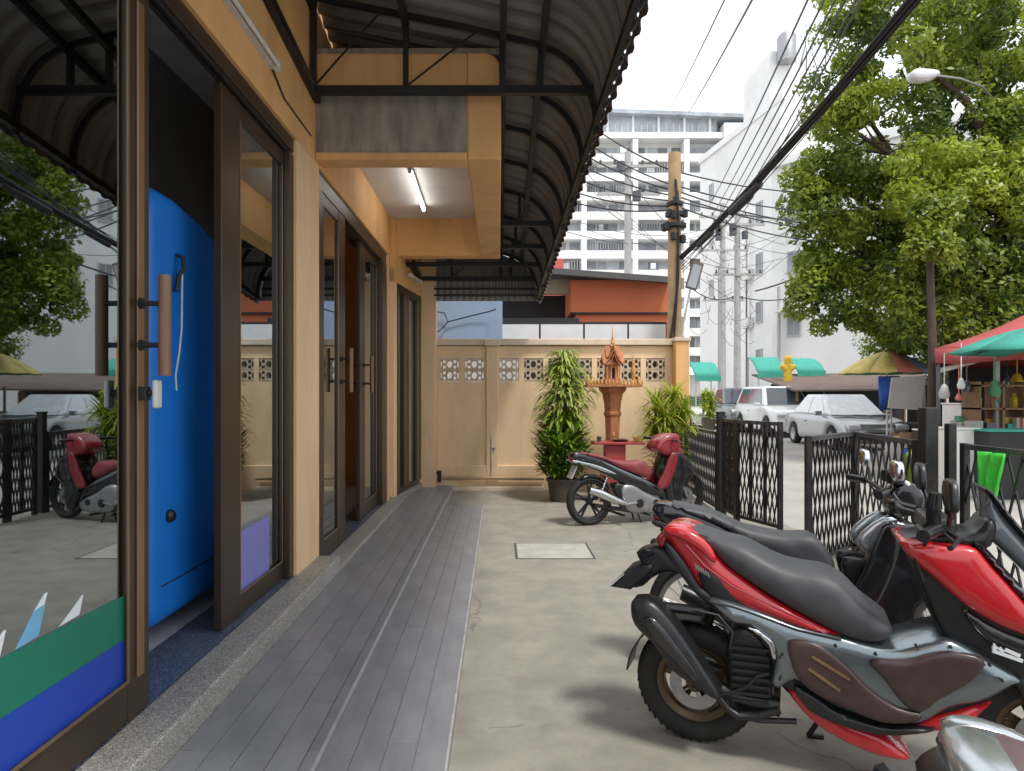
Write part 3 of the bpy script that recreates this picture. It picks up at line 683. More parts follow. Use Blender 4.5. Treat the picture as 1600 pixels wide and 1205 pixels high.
def block_mesh():
    w, h, t = bw/2, bh/2, .05
    def rect(x0,x1,y0,y1): return [(x0,y0),(x1,y0),(x1,y1),(x0,y1)]
    holes = [[(.044*math.cos(a), .055*math.sin(a)) for a in [2*math.pi*i/12 for i in range(12)]]]
    for s in (-1, 1):
        for q in (-1, 1):
            x0_, x1_ = sorted((s*.060, s*.108)); y0_, y1_ = sorted((q*.018, q*.066)); holes.append(rect(x0_, x1_, y0_, y1_))
        holes.append([(s*.118,-.03),(s*.146,-.062),(s*.146,.062),(s*.118,.03)][::s])
    outer = rect(-w,w,-h,h); vs_ = [Vector(p) for p in outer]; fs = [[0,1,2,3]]; 
    for hl in holes: fs.append(list(range(len(vs_), len(vs_)+len(hl)))); vs_ += [Vector(p) for p in hl]
    vo, eo, fo = delaunay_2d_cdt(vs_, [], fs, 1, 1e-6)[:3]
    k = MB(); n = len(vo)
    ff = [tuple(f) for f in fo]
    # drop triangles inside holes
    def inh(c):
        for hl in holes:
            ins = False
            for i in range(len(hl)):
                (xa,ya_),(xb,yb_) = hl[i], hl[(i+1)%len(hl)]
                if (ya_>c[1]) != (yb_>c[1]) and c[0] < (xb-xa)*(c[1]-ya_)/(yb_-ya_)+xa: ins = not ins
            if ins: return True
        return False
    ff = [f for f in ff if not inh((sum(vo[i].x for i in f)/3, sum(vo[i].y for i in f)/3))]
    cnt = {}
    for f in ff:
        for i in range(3): e = (f[i], f[(i+1)%3]); cnt.setdefault(tuple(sorted(e)), []).append(e)
    fs2 = ff + [tuple(i+n for i in reversed(f)) for f in ff] + [(b,a,a+n,b+n) for e in cnt.values() if len(e)==1 for a,b in e]
    k.add([(v.x, -t, v.y) for v in vo] + [(v.x, t, v.y) for v in vo], fs2)
    return k.mesh('breeze_block', M['block'])
bm_ = block_mesh(); us = [702, 741] + [795.5 + 38.1*i for i in range(7)]
for u in us:
    for r_ in range(2):
        o = link('breeze_block', bm_, wall); o.location = Vector((wx(u), YW+.06, zb0 + .01 + bh*(r_+.5) + r_*.01)) - wall.location
ends = [XL] + sum([[wx(u)-bw/2, wx(u)+bw/2] for u in us], []) + [XR]
for a, b in zip(ends[::2], ends[1::2]): wb('mullion', 'wallpaint', a, b, YW+.002, YW+.148, zb0-.001, zb1+.001)
wb('mullion', 'wallpaint', XL, XR, YW+.02, YW+.10, (zb0+zb1)/2-.011, (zb0+zb1)/2+.009)
k = MB(); k.box(-1.2, .4, YW+.9, YW+.95, 0, 2.2); sb_ = tag(k.build('sheet_screen', M['white_panel']), 'pale sheet standing behind the left breeze blocks of the yard wall', 'screen')
k = MB(); k.box(.402, 3.2, YW+1.3, YW+1.35, 0, 2.2); tag(k.build('shade_backing', M['nb_dark']), 'added dark sheet for the shade behind the right breeze blocks of the yard wall', 'screen')  # near-black sheet added for the shade behind the block holes
# gate pier at the wall's right end
pier = thing('gate_pier', 'narrow orange pier at the right end of the yard wall', 'pier', (2.8, 10.4, 0))
k = MB(); k.box(wx(1050)+.002, wx(1071), YW-.22, YW+.15, 0, wz(535)); k.build('pier_body', M['orange'], pier, bevel=.01)
k = MB(); k.box(wx(1048), wx(1073), YW-.25, YW+.18, wz(535)+.001, wz(529)); k.build('pier_cap', M['wallcap'], pier, bevel=.01)
# pipes on the wall
k = MB(); k.tube([(-.88,YW-.10,.20),(.70,YW-.10,.185)], .028, 10); t_ = tag(k.build('water_pipe', M['pvc'], smooth=40), 'tan plastic water pipe running low along the yard wall', 'pipe')
k = MB(); k.tube([(-.93,YW-.10,.29),(-.93,YW-.10,.13)], .03, 8); k.tube([(-.99,YW-.10,.28),(-.90,YW-.10,.28)], .03, 8); k.build('elbow', M['black_pl'], t_, smooth=40)
k = MB(); k.tube([(wx(768), YW-.06, .22), (wx(768), YW-.06, .86)], .014, 8); k.tube([(wx(768), YW-.06, .66),(wx(774), YW-.07,.66)], .02, 8); tag(k.build('tap_pipe', M['greypole'], smooth=40), 'thin upright tap pipe on the wall pillar', 'pipe')
# ------------------------------------------------------------------ spirit house
SX, SY = 1.66, 9.85; S1 = SY/F                      # metres per photo pixel at its distance
def sz(v): return HC - (v-V0)*S1
sh = thing('spirit_house', 'terracotta and gold spirit house on a moulded pedestal before the yard wall', 'spirit house', (SX, SY, 0))
def ring(prof, n, m, name, smooth=None, rot=math.pi/4, par=sh):
    k = MB(); base = len(k.v); k.lathe([(r, z) for r, z in prof], n); c, s = math.cos(rot), math.sin(rot)
    k.v = [(x*c-y*s+SX, x*s+y*c+SY, z) for x, y, z in k.v]; return k.build(name, M[m], par, smooth=smooth)
q2 = math.sqrt(2)
ring([(0,0),(.20*q2,0),(.20*q2,.10),(.17*q2,.12),(.165*q2,.30),(.15*q2,.34),(.12*q2,.40),(.115*q2,.44),(0,.44)], 4, 'terracotta', 'pedestal_base')
ring([(0,.44),(.12,.44),(.100,.50),(.102,.9),(.112,1.17),(.132,1.20),(.132,1.23),(.116,1.25),(.128,1.38),(.145,1.45),(.15,1.50),(.20,1.555),(.21,1.60),(0,1.60)], 8, 'terracotta', 'pedestal_column', 25, math.pi/8)
k = MB()
for i in range(3): k.cbox((SX, SY-.098, .78+.07*i), .03, .02, .05)
k.build('relief_mark', M['goldpaint'], sh)
k = MB(); k.box(SX-.41, SX+.38, SY-.28, SY+.28, 1.602, 1.640); tray = k.build('platform', M['terracotta'], sh, bevel=.006)
k = MB()
for i in range(16):
    x = SX-.40+.052*i
    for y in (SY-.275, SY+.265): k.lathe([(0,0),(.012,0),(.016,.03),(.008,.06),(0,.085)], 6, (x, y, 1.641))
k.build('railing', M['goldpaint'], tray)
for x in (SX-.38, SX+.35):
    k = MB(); k.lathe([(0,0),(.035,0),(.028,.05),(.03,.07),(.012,.10),(0,.13)], 8, (x, SY-.18, 1.641)); k.build('finial', M['goldpaint'], tray, smooth=40)
k = MB(); k.box(SX-.19, SX+.19, SY-.16, SY+.16, 1.641, 1.70); k.box(SX-.165, SX+.165, SY-.13, SY+.14, 1.701, 1.73); house = k.build('house_base', M['terracotta'], sh)
for x in (-.14, -.05, .05, .14):
    for y in (-.12, .12): k = MB(); k.lathe([(.020,1.731),(.017,1.75),(.017,1.94),(.022,1.96)], 8, (SX+x, SY+y, 0)); k.build('column', M['goldpaint'], house, smooth=40)
k = MB(); k.box(SX-.10, SX+.10, SY-.06, SY+.13, 1.731, 1.96); k.build('shrine_wall', M['goldpaint'], house)
k = MB(); k.box(SX-.045, SX+.045, SY-.068, SY-.061, 1.735, 1.90); k.build('doorway', M['nb_dark'], house)
k = MB(); k.box(SX-.18, SX+.18, SY-.155, SY+.155, 1.961, 1.98); k.build('eaves', M['goldpaint'], house)
rf = MB()
def gable(cx, cy, w, dp, z0, h, axis):
    P = [(-w, z0-.03), (-w*.55, z0+h*.28), (0, z0+h), (w*.55, z0+h*.28), (w, z0-.03), (w*.5, z0+h*.20), (0, z0+h*.85), (-w*.5, z0+h*.20)]
    if axis == 'y': rf.prism(P, lambda x, z: (cx+x, cy-dp, z), lambda x, z: (cx+x, cy+dp, z))
    else: rf.prism(P, lambda x, z: (cx-dp, cy+x, z), lambda x, z: (cx+dp, cy+x, z))
gable(SX, SY, .20, .20, 1.985, .22, 'y'); gable(SX, SY, .19, .235, 1.985, .18, 'x'); gable(SX, SY, .13, .13, 2.09, .19, 'y'); gable(SX, SY, .12, .16, 2.10, .15, 'x')
gable(SX, SY-.17, .12, .08, 1.96, .17, 'y')
rf.build('roof', M['terracotta'], sh)
k = MB()
for x in (-.23, .23): k = MB(); k.tube([(SX+x*.86, SY-.21, 1.97), (SX+x, SY-.22, 2.0), (SX+x*1.05, SY-.22, 2.06)], [.014,.01,.004], 6); k.build('roof_horn', M['goldpaint'], sh, smooth=50)
for y in (-.21,.21): k = MB(); k.tube([(SX, SY+y, 2.19), (SX, SY+y*1.1, 2.24), (SX, SY+y*1.06, 2.30)], [.012,.01,.003], 6); k.build('roof_horn', M['goldpaint'], sh, smooth=50)
for x in (-.235,.235): k = MB(); k.tube([(SX+x, SY, 2.15), (SX+x*1.08, SY, 2.19), (SX+x*1.04, SY, 2.25)], [.012,.01,.003], 6); k.build('roof_horn', M['goldpaint'], sh, smooth=50)

ring([(0,2.22),(.055,2.22),(.06,2.25),(.035,2.28),(.042,2.30),(.022,2.34),(.028,2.36),(.012,2.42),(.008,2.50),(0,2.62)], 10, 'goldpaint', 'spire', 40)
for o in [q for q in bpy.data.objects if q.type == 'MESH' and (q.parent == sh or q.parent == house) and q.name.split('.')[0] in ('house_base','column','shrine_wall','doorway','eaves','roof','roof_horn','spire')]:
    for v in o.data.vertices: v.co.x = SX + (v.co.x-SX)*.66; v.co.y = SY + (v.co.y-SY)*.66; v.co.z = 1.641 + (v.co.z-1.641)*.93
fig = thing('offering_figure', 'small dark figure standing behind the spirit house at its right', 'figurine', (SX+.36, SY+.15, 1.641))
k = MB(); k.lathe([(0,1.642),(.05,1.642),(.045,1.68),(.025,1.70),(.03,1.80),(.045,1.86),(.02,1.92),(.026,1.95),(.02,1.99),(.004,2.08),(0,2.08)], 10, (SX+.33, SY+.12, 0)); k.build('body', M['goldpaint'], fig, smooth=40)
# red altar table
tb = thing('altar_table', 'low red altar table set in front of the spirit house', 'table', (1.60, 9.45, 0))
k = MB(); k.box(1.31, 2.02, 9.28, 9.62, .80, .835); k.build('tabletop', M['redtable'], tb, bevel=.006)
k = MB(); k.box(1.48, 1.76, 9.34, 9.56, .02, .799); k.box(1.44,1.80,9.30,9.60,0,.10); k.build('support', M['redtable'], tb, bevel=.008)
t = thing('offering_tray', 'shiny round tray lying on the red altar table', 'tray', (1.70, 9.45, .836))
k = MB(); k.lathe([(0,0),(.09,0),(.13,.03),(.135,.032),(.09,.006),(0,.006)], 20); k.build('tray', M['chrome'], t, smooth=40, local=True)
t = thing('offering_cup', 'tiny dark cup near the left end of the altar table', 'cup', (1.40, 9.42, .836))
k = MB(); k.lathe([(0,0),(.025,0),(.035,.07),(.03,.07),(.02,.008),(0,.008)], 12); k.build('cup', M['pot'], t, smooth=40, local=True)
t = thing('offering_bowl', 'cream bowl at the right end of the red altar table', 'bowl', (1.96, 9.45, .836))
k = MB(); k.lathe([(0,0),(.05,0),(.09,.07),(.085,.07),(.045,.01),(0,.01)], 16); k.build('bowl', M['umb_y'], t, smooth=40, local=True)

# ------------------------------------------------------------------ plants
def leaf_blade(V, Fc, T, base, d, L_, w, droop, tint, n=4, side=None):
    d = Vector(d).normalized(); s_ = d.cross(Vector((0,0,1)))
    if s_.length < .05: s_ = Vector((1,0,0))
    s_.normalize(); p = Vector(base); i0 = len(V); dd = d.copy()
    for i in range(n+1):
        t = i/n; ww = w*math.sin(math.pi*(.12+.88*t)**.8)*.5 if i < n else .001
        V += [tuple(p - s_*ww), tuple(p + s_*ww)]; T += [tint, tint]
        p = p + dd*(L_/n); dd = (dd + Vector((0,0,-droop/n))).normalized()
    for i in range(n): a = i0+2*i; Fc.append((a, a+1, a+3, a+2))
def foliage(name, V, Fc, T, m, parent, local=False):
    me = bpy.data.meshes.new(name); me.from_pydata(V, [], Fc); me.materials.append(M[m])
    at_ = me.attributes.new('tint', 'FLOAT', 'POINT'); at_.data.foreach_set('value', T)
    return link(name, me, parent, local)
pot_m = lambda t, r, h: MB().lathe([(0,0),(r*.78,0),(r,h*.9),(r*1.08,h*.9),(r*1.08,h),(r*.95,h),(r*.93,h*.88),(0,h*.88)], 20).build('pot', M['pot'], t, smooth=35, local=True)
pl = thing('potted_shrub', 'tall potted shrub, dark bushy below with a pale drooping top, left of the spirit house', 'plant', (.885, 9.45, 0))
pot_m(pl, .21, .32); MB().lathe([(0,.28),(.19,.285)], 16).build('soil', M['soil'], pl, local=True)
k = MB(); 
for i in range(7): a = random.uniform(0,6.28); r_ = random.uniform(.02,.10); k.tube([(r_*math.cos(a), r_*math.sin(a), .28), (2*r_*math.cos(a), 2*r_*math.sin(a), .8), (1.6*r_*math.cos(a), 1.6*r_*math.sin(a), 1.5)], [.014,.011,.006], 6)
k.build('stem', M['stem'], pl, local=True)
V, Fc, T = [], [], []
for i in range(1500):
    z = random.uniform(.34, 1.18); rr_ = .36*math.sin(math.pi*min(1,(z-.18)/1.12))**.6*random.uniform(.35,1.08); a = random.uniform(0,6.28)
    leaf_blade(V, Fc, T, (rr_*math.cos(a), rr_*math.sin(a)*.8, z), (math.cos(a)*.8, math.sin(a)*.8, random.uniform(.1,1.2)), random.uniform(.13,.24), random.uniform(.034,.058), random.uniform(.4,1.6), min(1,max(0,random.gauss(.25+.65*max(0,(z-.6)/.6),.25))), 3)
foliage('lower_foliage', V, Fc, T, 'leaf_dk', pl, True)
V, Fc, T = [], [], []
for i in range(700):
    z = random.uniform(1.10, 1.92) if i % 5 else random.uniform(1.8,2.1); rr_ = (.30*(1-((z-1.35)/.75)**2) if z < 1.85 else .05)*random.uniform(.2,1.0); a = random.uniform(0,6.28)
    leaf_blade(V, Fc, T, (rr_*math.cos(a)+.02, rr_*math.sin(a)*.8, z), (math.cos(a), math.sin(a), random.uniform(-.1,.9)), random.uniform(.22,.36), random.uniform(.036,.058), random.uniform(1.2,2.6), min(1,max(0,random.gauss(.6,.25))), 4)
for i in range(16): leaf_blade(V, Fc, T, (.34+.03*random.random(), -.1, 1.50+.1*random.random()), (random.uniform(.3,1), random.uniform(-.5,.5), random.uniform(-.5,.4)), .22, .04, 1.6, .3, 4)
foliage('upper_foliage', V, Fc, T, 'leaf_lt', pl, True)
pr = thing('potted_dracaena', 'potted spiky yellow green dracaena right of the spirit house', 'plant', (2.40, 9.55, 0))
pot_m(pr, .20, .30); MB().lathe([(0,.26),(.18,.265)], 16).build('soil', M['soil'], pr, local=True)
k = MB()
for x, y in ((.03,.02),(-.06,.03),(.07,-.05),(-.03,-.06)): k.tube([(x,y,.25),(x*2.2,y*2.2,.9),(x*2.6,y*2.6,1.4)], [.022,.018,.015], 7)
k.build('stem', M['stem'], pr, local=True)
V, Fc, T = [], [], []
for (x,y,z) in ((.08,.05,1.42),(-.16,.08,1.30),(.18,-.12,1.25),(-.08,-.15,1.15),(.0,.0,1.0),(.2,.0,1.05),(-.2,-.05,1.0)):
    for i in range(105):
        a = random.uniform(0,6.28); e = random.uniform(-.2,1.25)
        leaf_blade(V, Fc, T, (x, y, z+random.uniform(-.08,.08)), (math.cos(a)*math.cos(e), math.sin(a)*math.cos(e), math.sin(e)), random.uniform(.26,.46), random.uniform(.022,.034), random.uniform(.6,1.7), min(1,max(0,random.gauss(.55,.28))), 5)
foliage('upper_foliage', V, Fc, T, 'leaf_yg', pr, True)
V, Fc, T = [], [], []
for i in range(700):
    z = random.uniform(.3,.95); a = random.uniform(0,6.28); rr_ = .26*random.uniform(.2,1)
    leaf_blade(V, Fc, T, (rr_*math.cos(a), rr_*math.sin(a), z), (math.cos(a), math.sin(a), random.uniform(0,1)), random.uniform(.12,.24), .035, 1.2, min(1,max(0,random.gauss(.3,.25))), 3)
foliage('lower_foliage', V, Fc, T, 'leaf_dk', pr, True)

# ------------------------------------------------------------------ folding steel gate and fence
bar_me = {}
def unit_bar(w, m):
    if (w, m) not in bar_me: bar_me[(w, m)] = MB().box(-w/2, w/2, -w/2, w/2, 0, 1).mesh('lattice_bar', M[m])
    return bar_me[(w, m)]
def put_bar(a, b, w, parent, m='fence', name='lattice_bar'):
    o = link(name, unit_bar(w, m), parent); d = Vector(b) - Vector(a)
    o.rotation_euler = d.to_track_quat('Z', 'Y').to_euler(); o.scale = (1, 1, d.length); o.location = Vector(a) - world_loc(parent)
    return o
def lattice(P0, P1, z0, z1, parent, pitch=.12, rake=.42, posts=True, rail='rail', w=.012, uprights=0):
    P0, P1 = Vector(P0), Vector(P1); L_ = (P1-P0).length; d = (P1-P0)/L_; n_ = Vector((d.y, -d.x, 0)); h = z1 - z0
    def P(s_, z, off=0): p = P0 + d*s_ + n_*off; return Vector((p.x, p.y, z))
    for sgn in (1, -1):
        s0 = -rake*h
        while s0 < L_ + rake*h:
            a, b = (s0, z0), (s0 + rake*h, z1)
            if sgn < 0: a, b = (s0 + rake*h, z0), (s0, z1)
            t0, t1 = 0., 1.
            for (x0, x1) in ((a[0], b[0]),):
                for lim, sg in ((.02, 1), (L_-.02, -1)):
                    f0, f1 = (x0-lim)*sg, (x1-lim)*sg
                    if f0 < 0 and f1 < 0: t1 = -1
                    elif f0 < 0: t0 = max(t0, f0/(f0-f1))
                    elif f1 < 0: t1 = min(t1, f0/(f0-f1))
            if t1 - t0 > .06:
                q = lambda t: P(a[0]+(b[0]-a[0])*t, a[1]+(b[1]-a[1])*t, .007*sgn)
                put_bar(q(t0), q(t1), w, parent)
            s0 += pitch
    if rail:
        k = MB(); k.bar(P(0, z1+.02), P(L_, z1+.02), .045, .04); k.build('top_rail', M[rail], parent)
        k = MB(); k.bar(P(0, z0-.02), P(L_, z0-.02), .035, .035); k.build('bottom_rail', M['fence'], parent)
    for i in range(uprights):
        s_ = L_*(i+1)/(uprights+1); k = MB(); k.bar(P(s_, z0), P(s_, z1), .03); k.build('upright', M['fence'], parent)
    if posts:
        for s_ in (0, L_): k = MB(); k.bar(P(s_, .0 if posts != 'up' else z0), P(s_, z1+.045), .05); k.build('post', M['fence'], parent, bevel=.004)
def gp(u, d): return Vector(((u-U0)/F*d, d, 0))
g1 = thing('folding_gate', 'black lattice folding gate drawn back to the tall post beyond the red moped', 'gate', gp(1175, 7.8))
lattice(gp(1131, 8.35), gp(1150, 7.9), .10, 1.16, g1, .055, .20, rail='rail', uprights=1)
lattice(gp(1152, 7.85), gp(1219, 7.18), .10, 1.16, g1, .070, .22, rail='rail', uprights=2)
ps = thing('gate_post', 'thick black steel gate post between the low fence and the folding gate', 'post', gp(1126, 8.5))
k = MB(); k.cbox(tuple(gp(1126, 8.5) + Vector((0,0,.63))), .085, .085, 1.26); k.build('post', M['fence'], ps, bevel=.006)
k = MB(); k.cbox(tuple(gp(1126, 8.5) + Vector((0,0,1.27))), .10, .10, .02); k.build('post_cap', M['fence'], ps, bevel=.004)
f1 = thing('lattice_fence', 'low black lattice fence between the wall pier and the gate post', 'fence', gp(1098, 9.4))
lattice(gp(1072, 10.3), gp(1121, 8.56), .08, .98, f1, .085, .26, rail='rail', posts=True)
g2 = thing('folding_gate', 'black lattice folding gate standing half open behind the black motorbike', 'gate', gp(1330, 6))
lattice(gp(1263, 5.72), gp(1335, 6.48), .08, 1.10, g2, .100, .30, rail='rail')
lattice(gp(1337, 6.44), gp(1432, 5.25), .08, 1.10, g2, .125, .32, rail='rail')
pz = gp(1450, 5.10)
ps2 = thing('gate_post', 'tall black gate post with a padlocked hasp beside the grey mirror stalk', 'post', pz)
ps2['label'] = 'tall black gate post standing just behind the red scooter handlebar'
k = MB(); k.cbox((pz.x, pz.y, .70), .10, .10, 1.40); k.build('post', M['fence'], ps2, bevel=.008)
k = MB(); k.cbox((pz.x-.06, pz.y-.04, .62), .05, .06, .10); k.cbox((pz.x-.06,pz.y-.04,.95), .05, .06, .06); k.build('hasp', M['fence'], ps2, bevel=.005)
pz2 = pz + Vector((.13, -.06, 0)); k = MB(); k.cbox((pz2.x, pz2.y, .64), .06, .06, 1.28); k.build('post', M['fence'], ps2, bevel=.006)
f2 = thing('lattice_fence', 'black lattice street fence with a worn rail behind the red scooter windscreen', 'fence', (3.5, 4, 0))
lattice((3.52, 5.08, 0), (3.50, 2.5, 0), .08, 1.085, f2, .145, .30, rail='rail', w=.013)
lattice((3.50, 2.44, 0), (3.47, -.5, 0), .08, 1.085, f2, .145, .30, rail='rail', w=.013)
cl = thing('green_cloth', 'bright green cloth hanging over the street fence rail', 'cloth', (3.5, 4.55, 1.0))
k = MB(); rows = []
for i in range(13):
    t = i/12; row = []
    for j in range(9):
        s_ = j/8; w_ = .13*(1-.72*t**1.4); row.append((3.455 - .028*math.sin(13*s_+2*t) - .01*t, 4.72 - .28*t*0 - (s_-.5)*2*w_*1.0, 1.09 - .34*t*(1+.25*math.sin(9*s_))))
    rows.append(row)
k.grid(rows); o = k.build('cloth', M['neon'], cl, smooth=60); so = o.modifiers.new('t','SOLIDIFY'); so.thickness=.004
bg_ = thing('lime_bag', 'lime green bag hanging by the tall gate post', 'bag', gp(1437, 5.7))
k = MB(); c_ = gp(1437, 5.75); pillow([(-.11,.92),(-.10,.66),(0,.62),(.10,.66),(.11,.92),(.05,.97),(-.05,.97)], .03, .04, .06, .03, mb=k); k.v = [(c_.x+x, c_.y+y, z+.06) for x,y,z in k.v]; k.build('bag', M['limebag'], bg_, smooth=50)
k = MB(); k.tube([(c_.x-.05,c_.y,1.02),(c_.x-.03,c_.y-.1,1.10),(c_.x+.04,c_.y-.1,1.10),(c_.x+.05,c_.y,1.02)], .006, 6); k.build('strap', M['black_pl'], bg_)
# ------------------------------------------------------------------ two-wheelers
class Frame:
    """A vertical plane through a bike: photo pixels on it become (forward, up) metres."""
    def __init__(s, origin, direction, crop):
        s.o = Vector(origin); d = Vector(direction).normalized(); s.d = d; s.n = Vector((d.y, -d.x)); s.crop = crop
    def p(s, x, y, w=0.):
        cx, cy, k = s.crop; u, v = cx + x/k, cy + y/k
        a = (u-U0)/F; t = (w + s.o.x*s.n.x + s.o.y*s.n.y)/(a*s.n.x + s.n.y)
        return ((a*t - s.o.x)*s.d.x + (t - s.o.y)*s.d.y, HC - (v-V0)/F*t)
    def poly(s, pts, w): return [s.p(x, y, w) for x, y in pts]
    def rz(s): return math.atan2(s.d.y, s.d.x)

def wheel(parent, c, r_out, tw, r_rim, rim_m, spokes=5, wire=False, disc=True, steer=0):
    """Tyre with a rim and spokes inside; axle along local Y."""
    k = MB(); w = tw/2
    k.lathe([(r_rim, -w*.62), (r_rim+.012, -w*.85), (r_out-.035, -w), (r_out-.014, -w*.82), (r_out, -w*.35), (r_out+.002, 0), (r_out, w*.35), (r_out-.014, w*.82), (r_out-.035, w), (r_rim+.012, w*.85), (r_rim, w*.62)], 40, (0,0,0), 'Y', close=True)
    n_t = 44
    t_ = k.build('tyre', M['tyre'], parent, smooth=45, local=True); t_.location = c; t_.rotation_euler = (0,0,steer)
    k = MB()
    for i in range(n_t):
        a = 2*math.pi*i/n_t
        for s_ in (-1, 1):
            p0 = (math.cos(a)*(r_out-.0025), s_*w*.10, math.sin(a)*(r_out+.001)); p1 = (math.cos(a+.10)*(r_out-.008), s_*w*.78, math.sin(a+.10)*(r_out-.008))
            k.bar(p0, p1, .007, .007)
    tr = k.build('tread', M['rubber'], t_, local=True)
    k = MB(); k.lathe([(r_rim+.006,-w*.66),(r_rim+.006,-w*.60),(r_rim-.014,-w*.42),(r_rim-.016,w*.42),(r_rim+.006,w*.60),(r_rim+.006,w*.66),(r_rim-.006,w*.66),(r_rim-.026,w*.40),(r_rim-.026,-w*.40),(r_rim-.006,-w*.66)], 40, (0,0,0), 'Y', close=True)
    k.lathe([(0,-w*.7),(.038,-w*.7),(.042,-w*.3),(.042,w*.3),(.038,w*.7),(0,w*.7)], 18, (0,0,0), 'Y')
    if wire:
        for i in range(18):
            a = 2*math.pi*i/18
            for s_ in (-1,1): k.tube([(math.cos(a)*.04, s_*w*.5, math.sin(a)*.04), (math.cos(a+s_*.35)*(r_rim-.02), 0, math.sin(a+s_*.35)*(r_rim-.02))], .0022, 4)
    else:
        for i in range(spokes):
            for da in (-.13, .13):
                a = 2*math.pi*i/spokes + .3
                k.bar((math.cos(a)*.03, 0, math.sin(a)*.03), (math.cos(a+da)*(r_rim-.018), 0, math.sin(a+da)*(r_rim-.018)), .014, .026)
    rm = k.build('rim', M[rim_m], parent, smooth=40, local=True); rm.location = c; rm.rotation_euler = (0,0,steer)
    if disc:
        k = MB(); k.lathe([(.055,-w*.9),(.105,-w*.9),(.105,-w*.9+.004),(.055,-w*.9+.004)], 28, (0,0,0), 'Y', close=True); 
        for i in range(5): a = 2*math.pi*i/5; k.bar((math.cos(a)*.03,-w*.88,math.sin(a)*.03),(math.cos(a)*.06,-w*.88,math.sin(a)*.06),.012,.004)
        ds = k.build('brake_disc', M['alloy'], rm, smooth=40, local=True)
def pp(name, m, parent, outline, w, puff=.02, r=.04, res=.025, sm=3, wf=None, yc=0):
    return pillow(outline, w, puff, r, res, wf, sm, yc).build(name, M[m], parent, smooth=50, local=True)
def side_pair(name, m, parent, outline, w, th=.012, puff=.008, r=.03, res=.02, sm=3, both=True):
    """A panel lying on each flank of the body."""
    o = None
    for s_ in ((-1, 1) if both else (-1,)):
        k = pillow(outline, th/2, puff, r, res, None, sm, s_*(w))
        q = k.build(name, M[m], parent, smooth=50, local=True); o = o or q
    return o
def lmb(name, m, parent, smooth=45): return lambda k: k.build(name, M[m], parent, smooth=smooth, local=True)

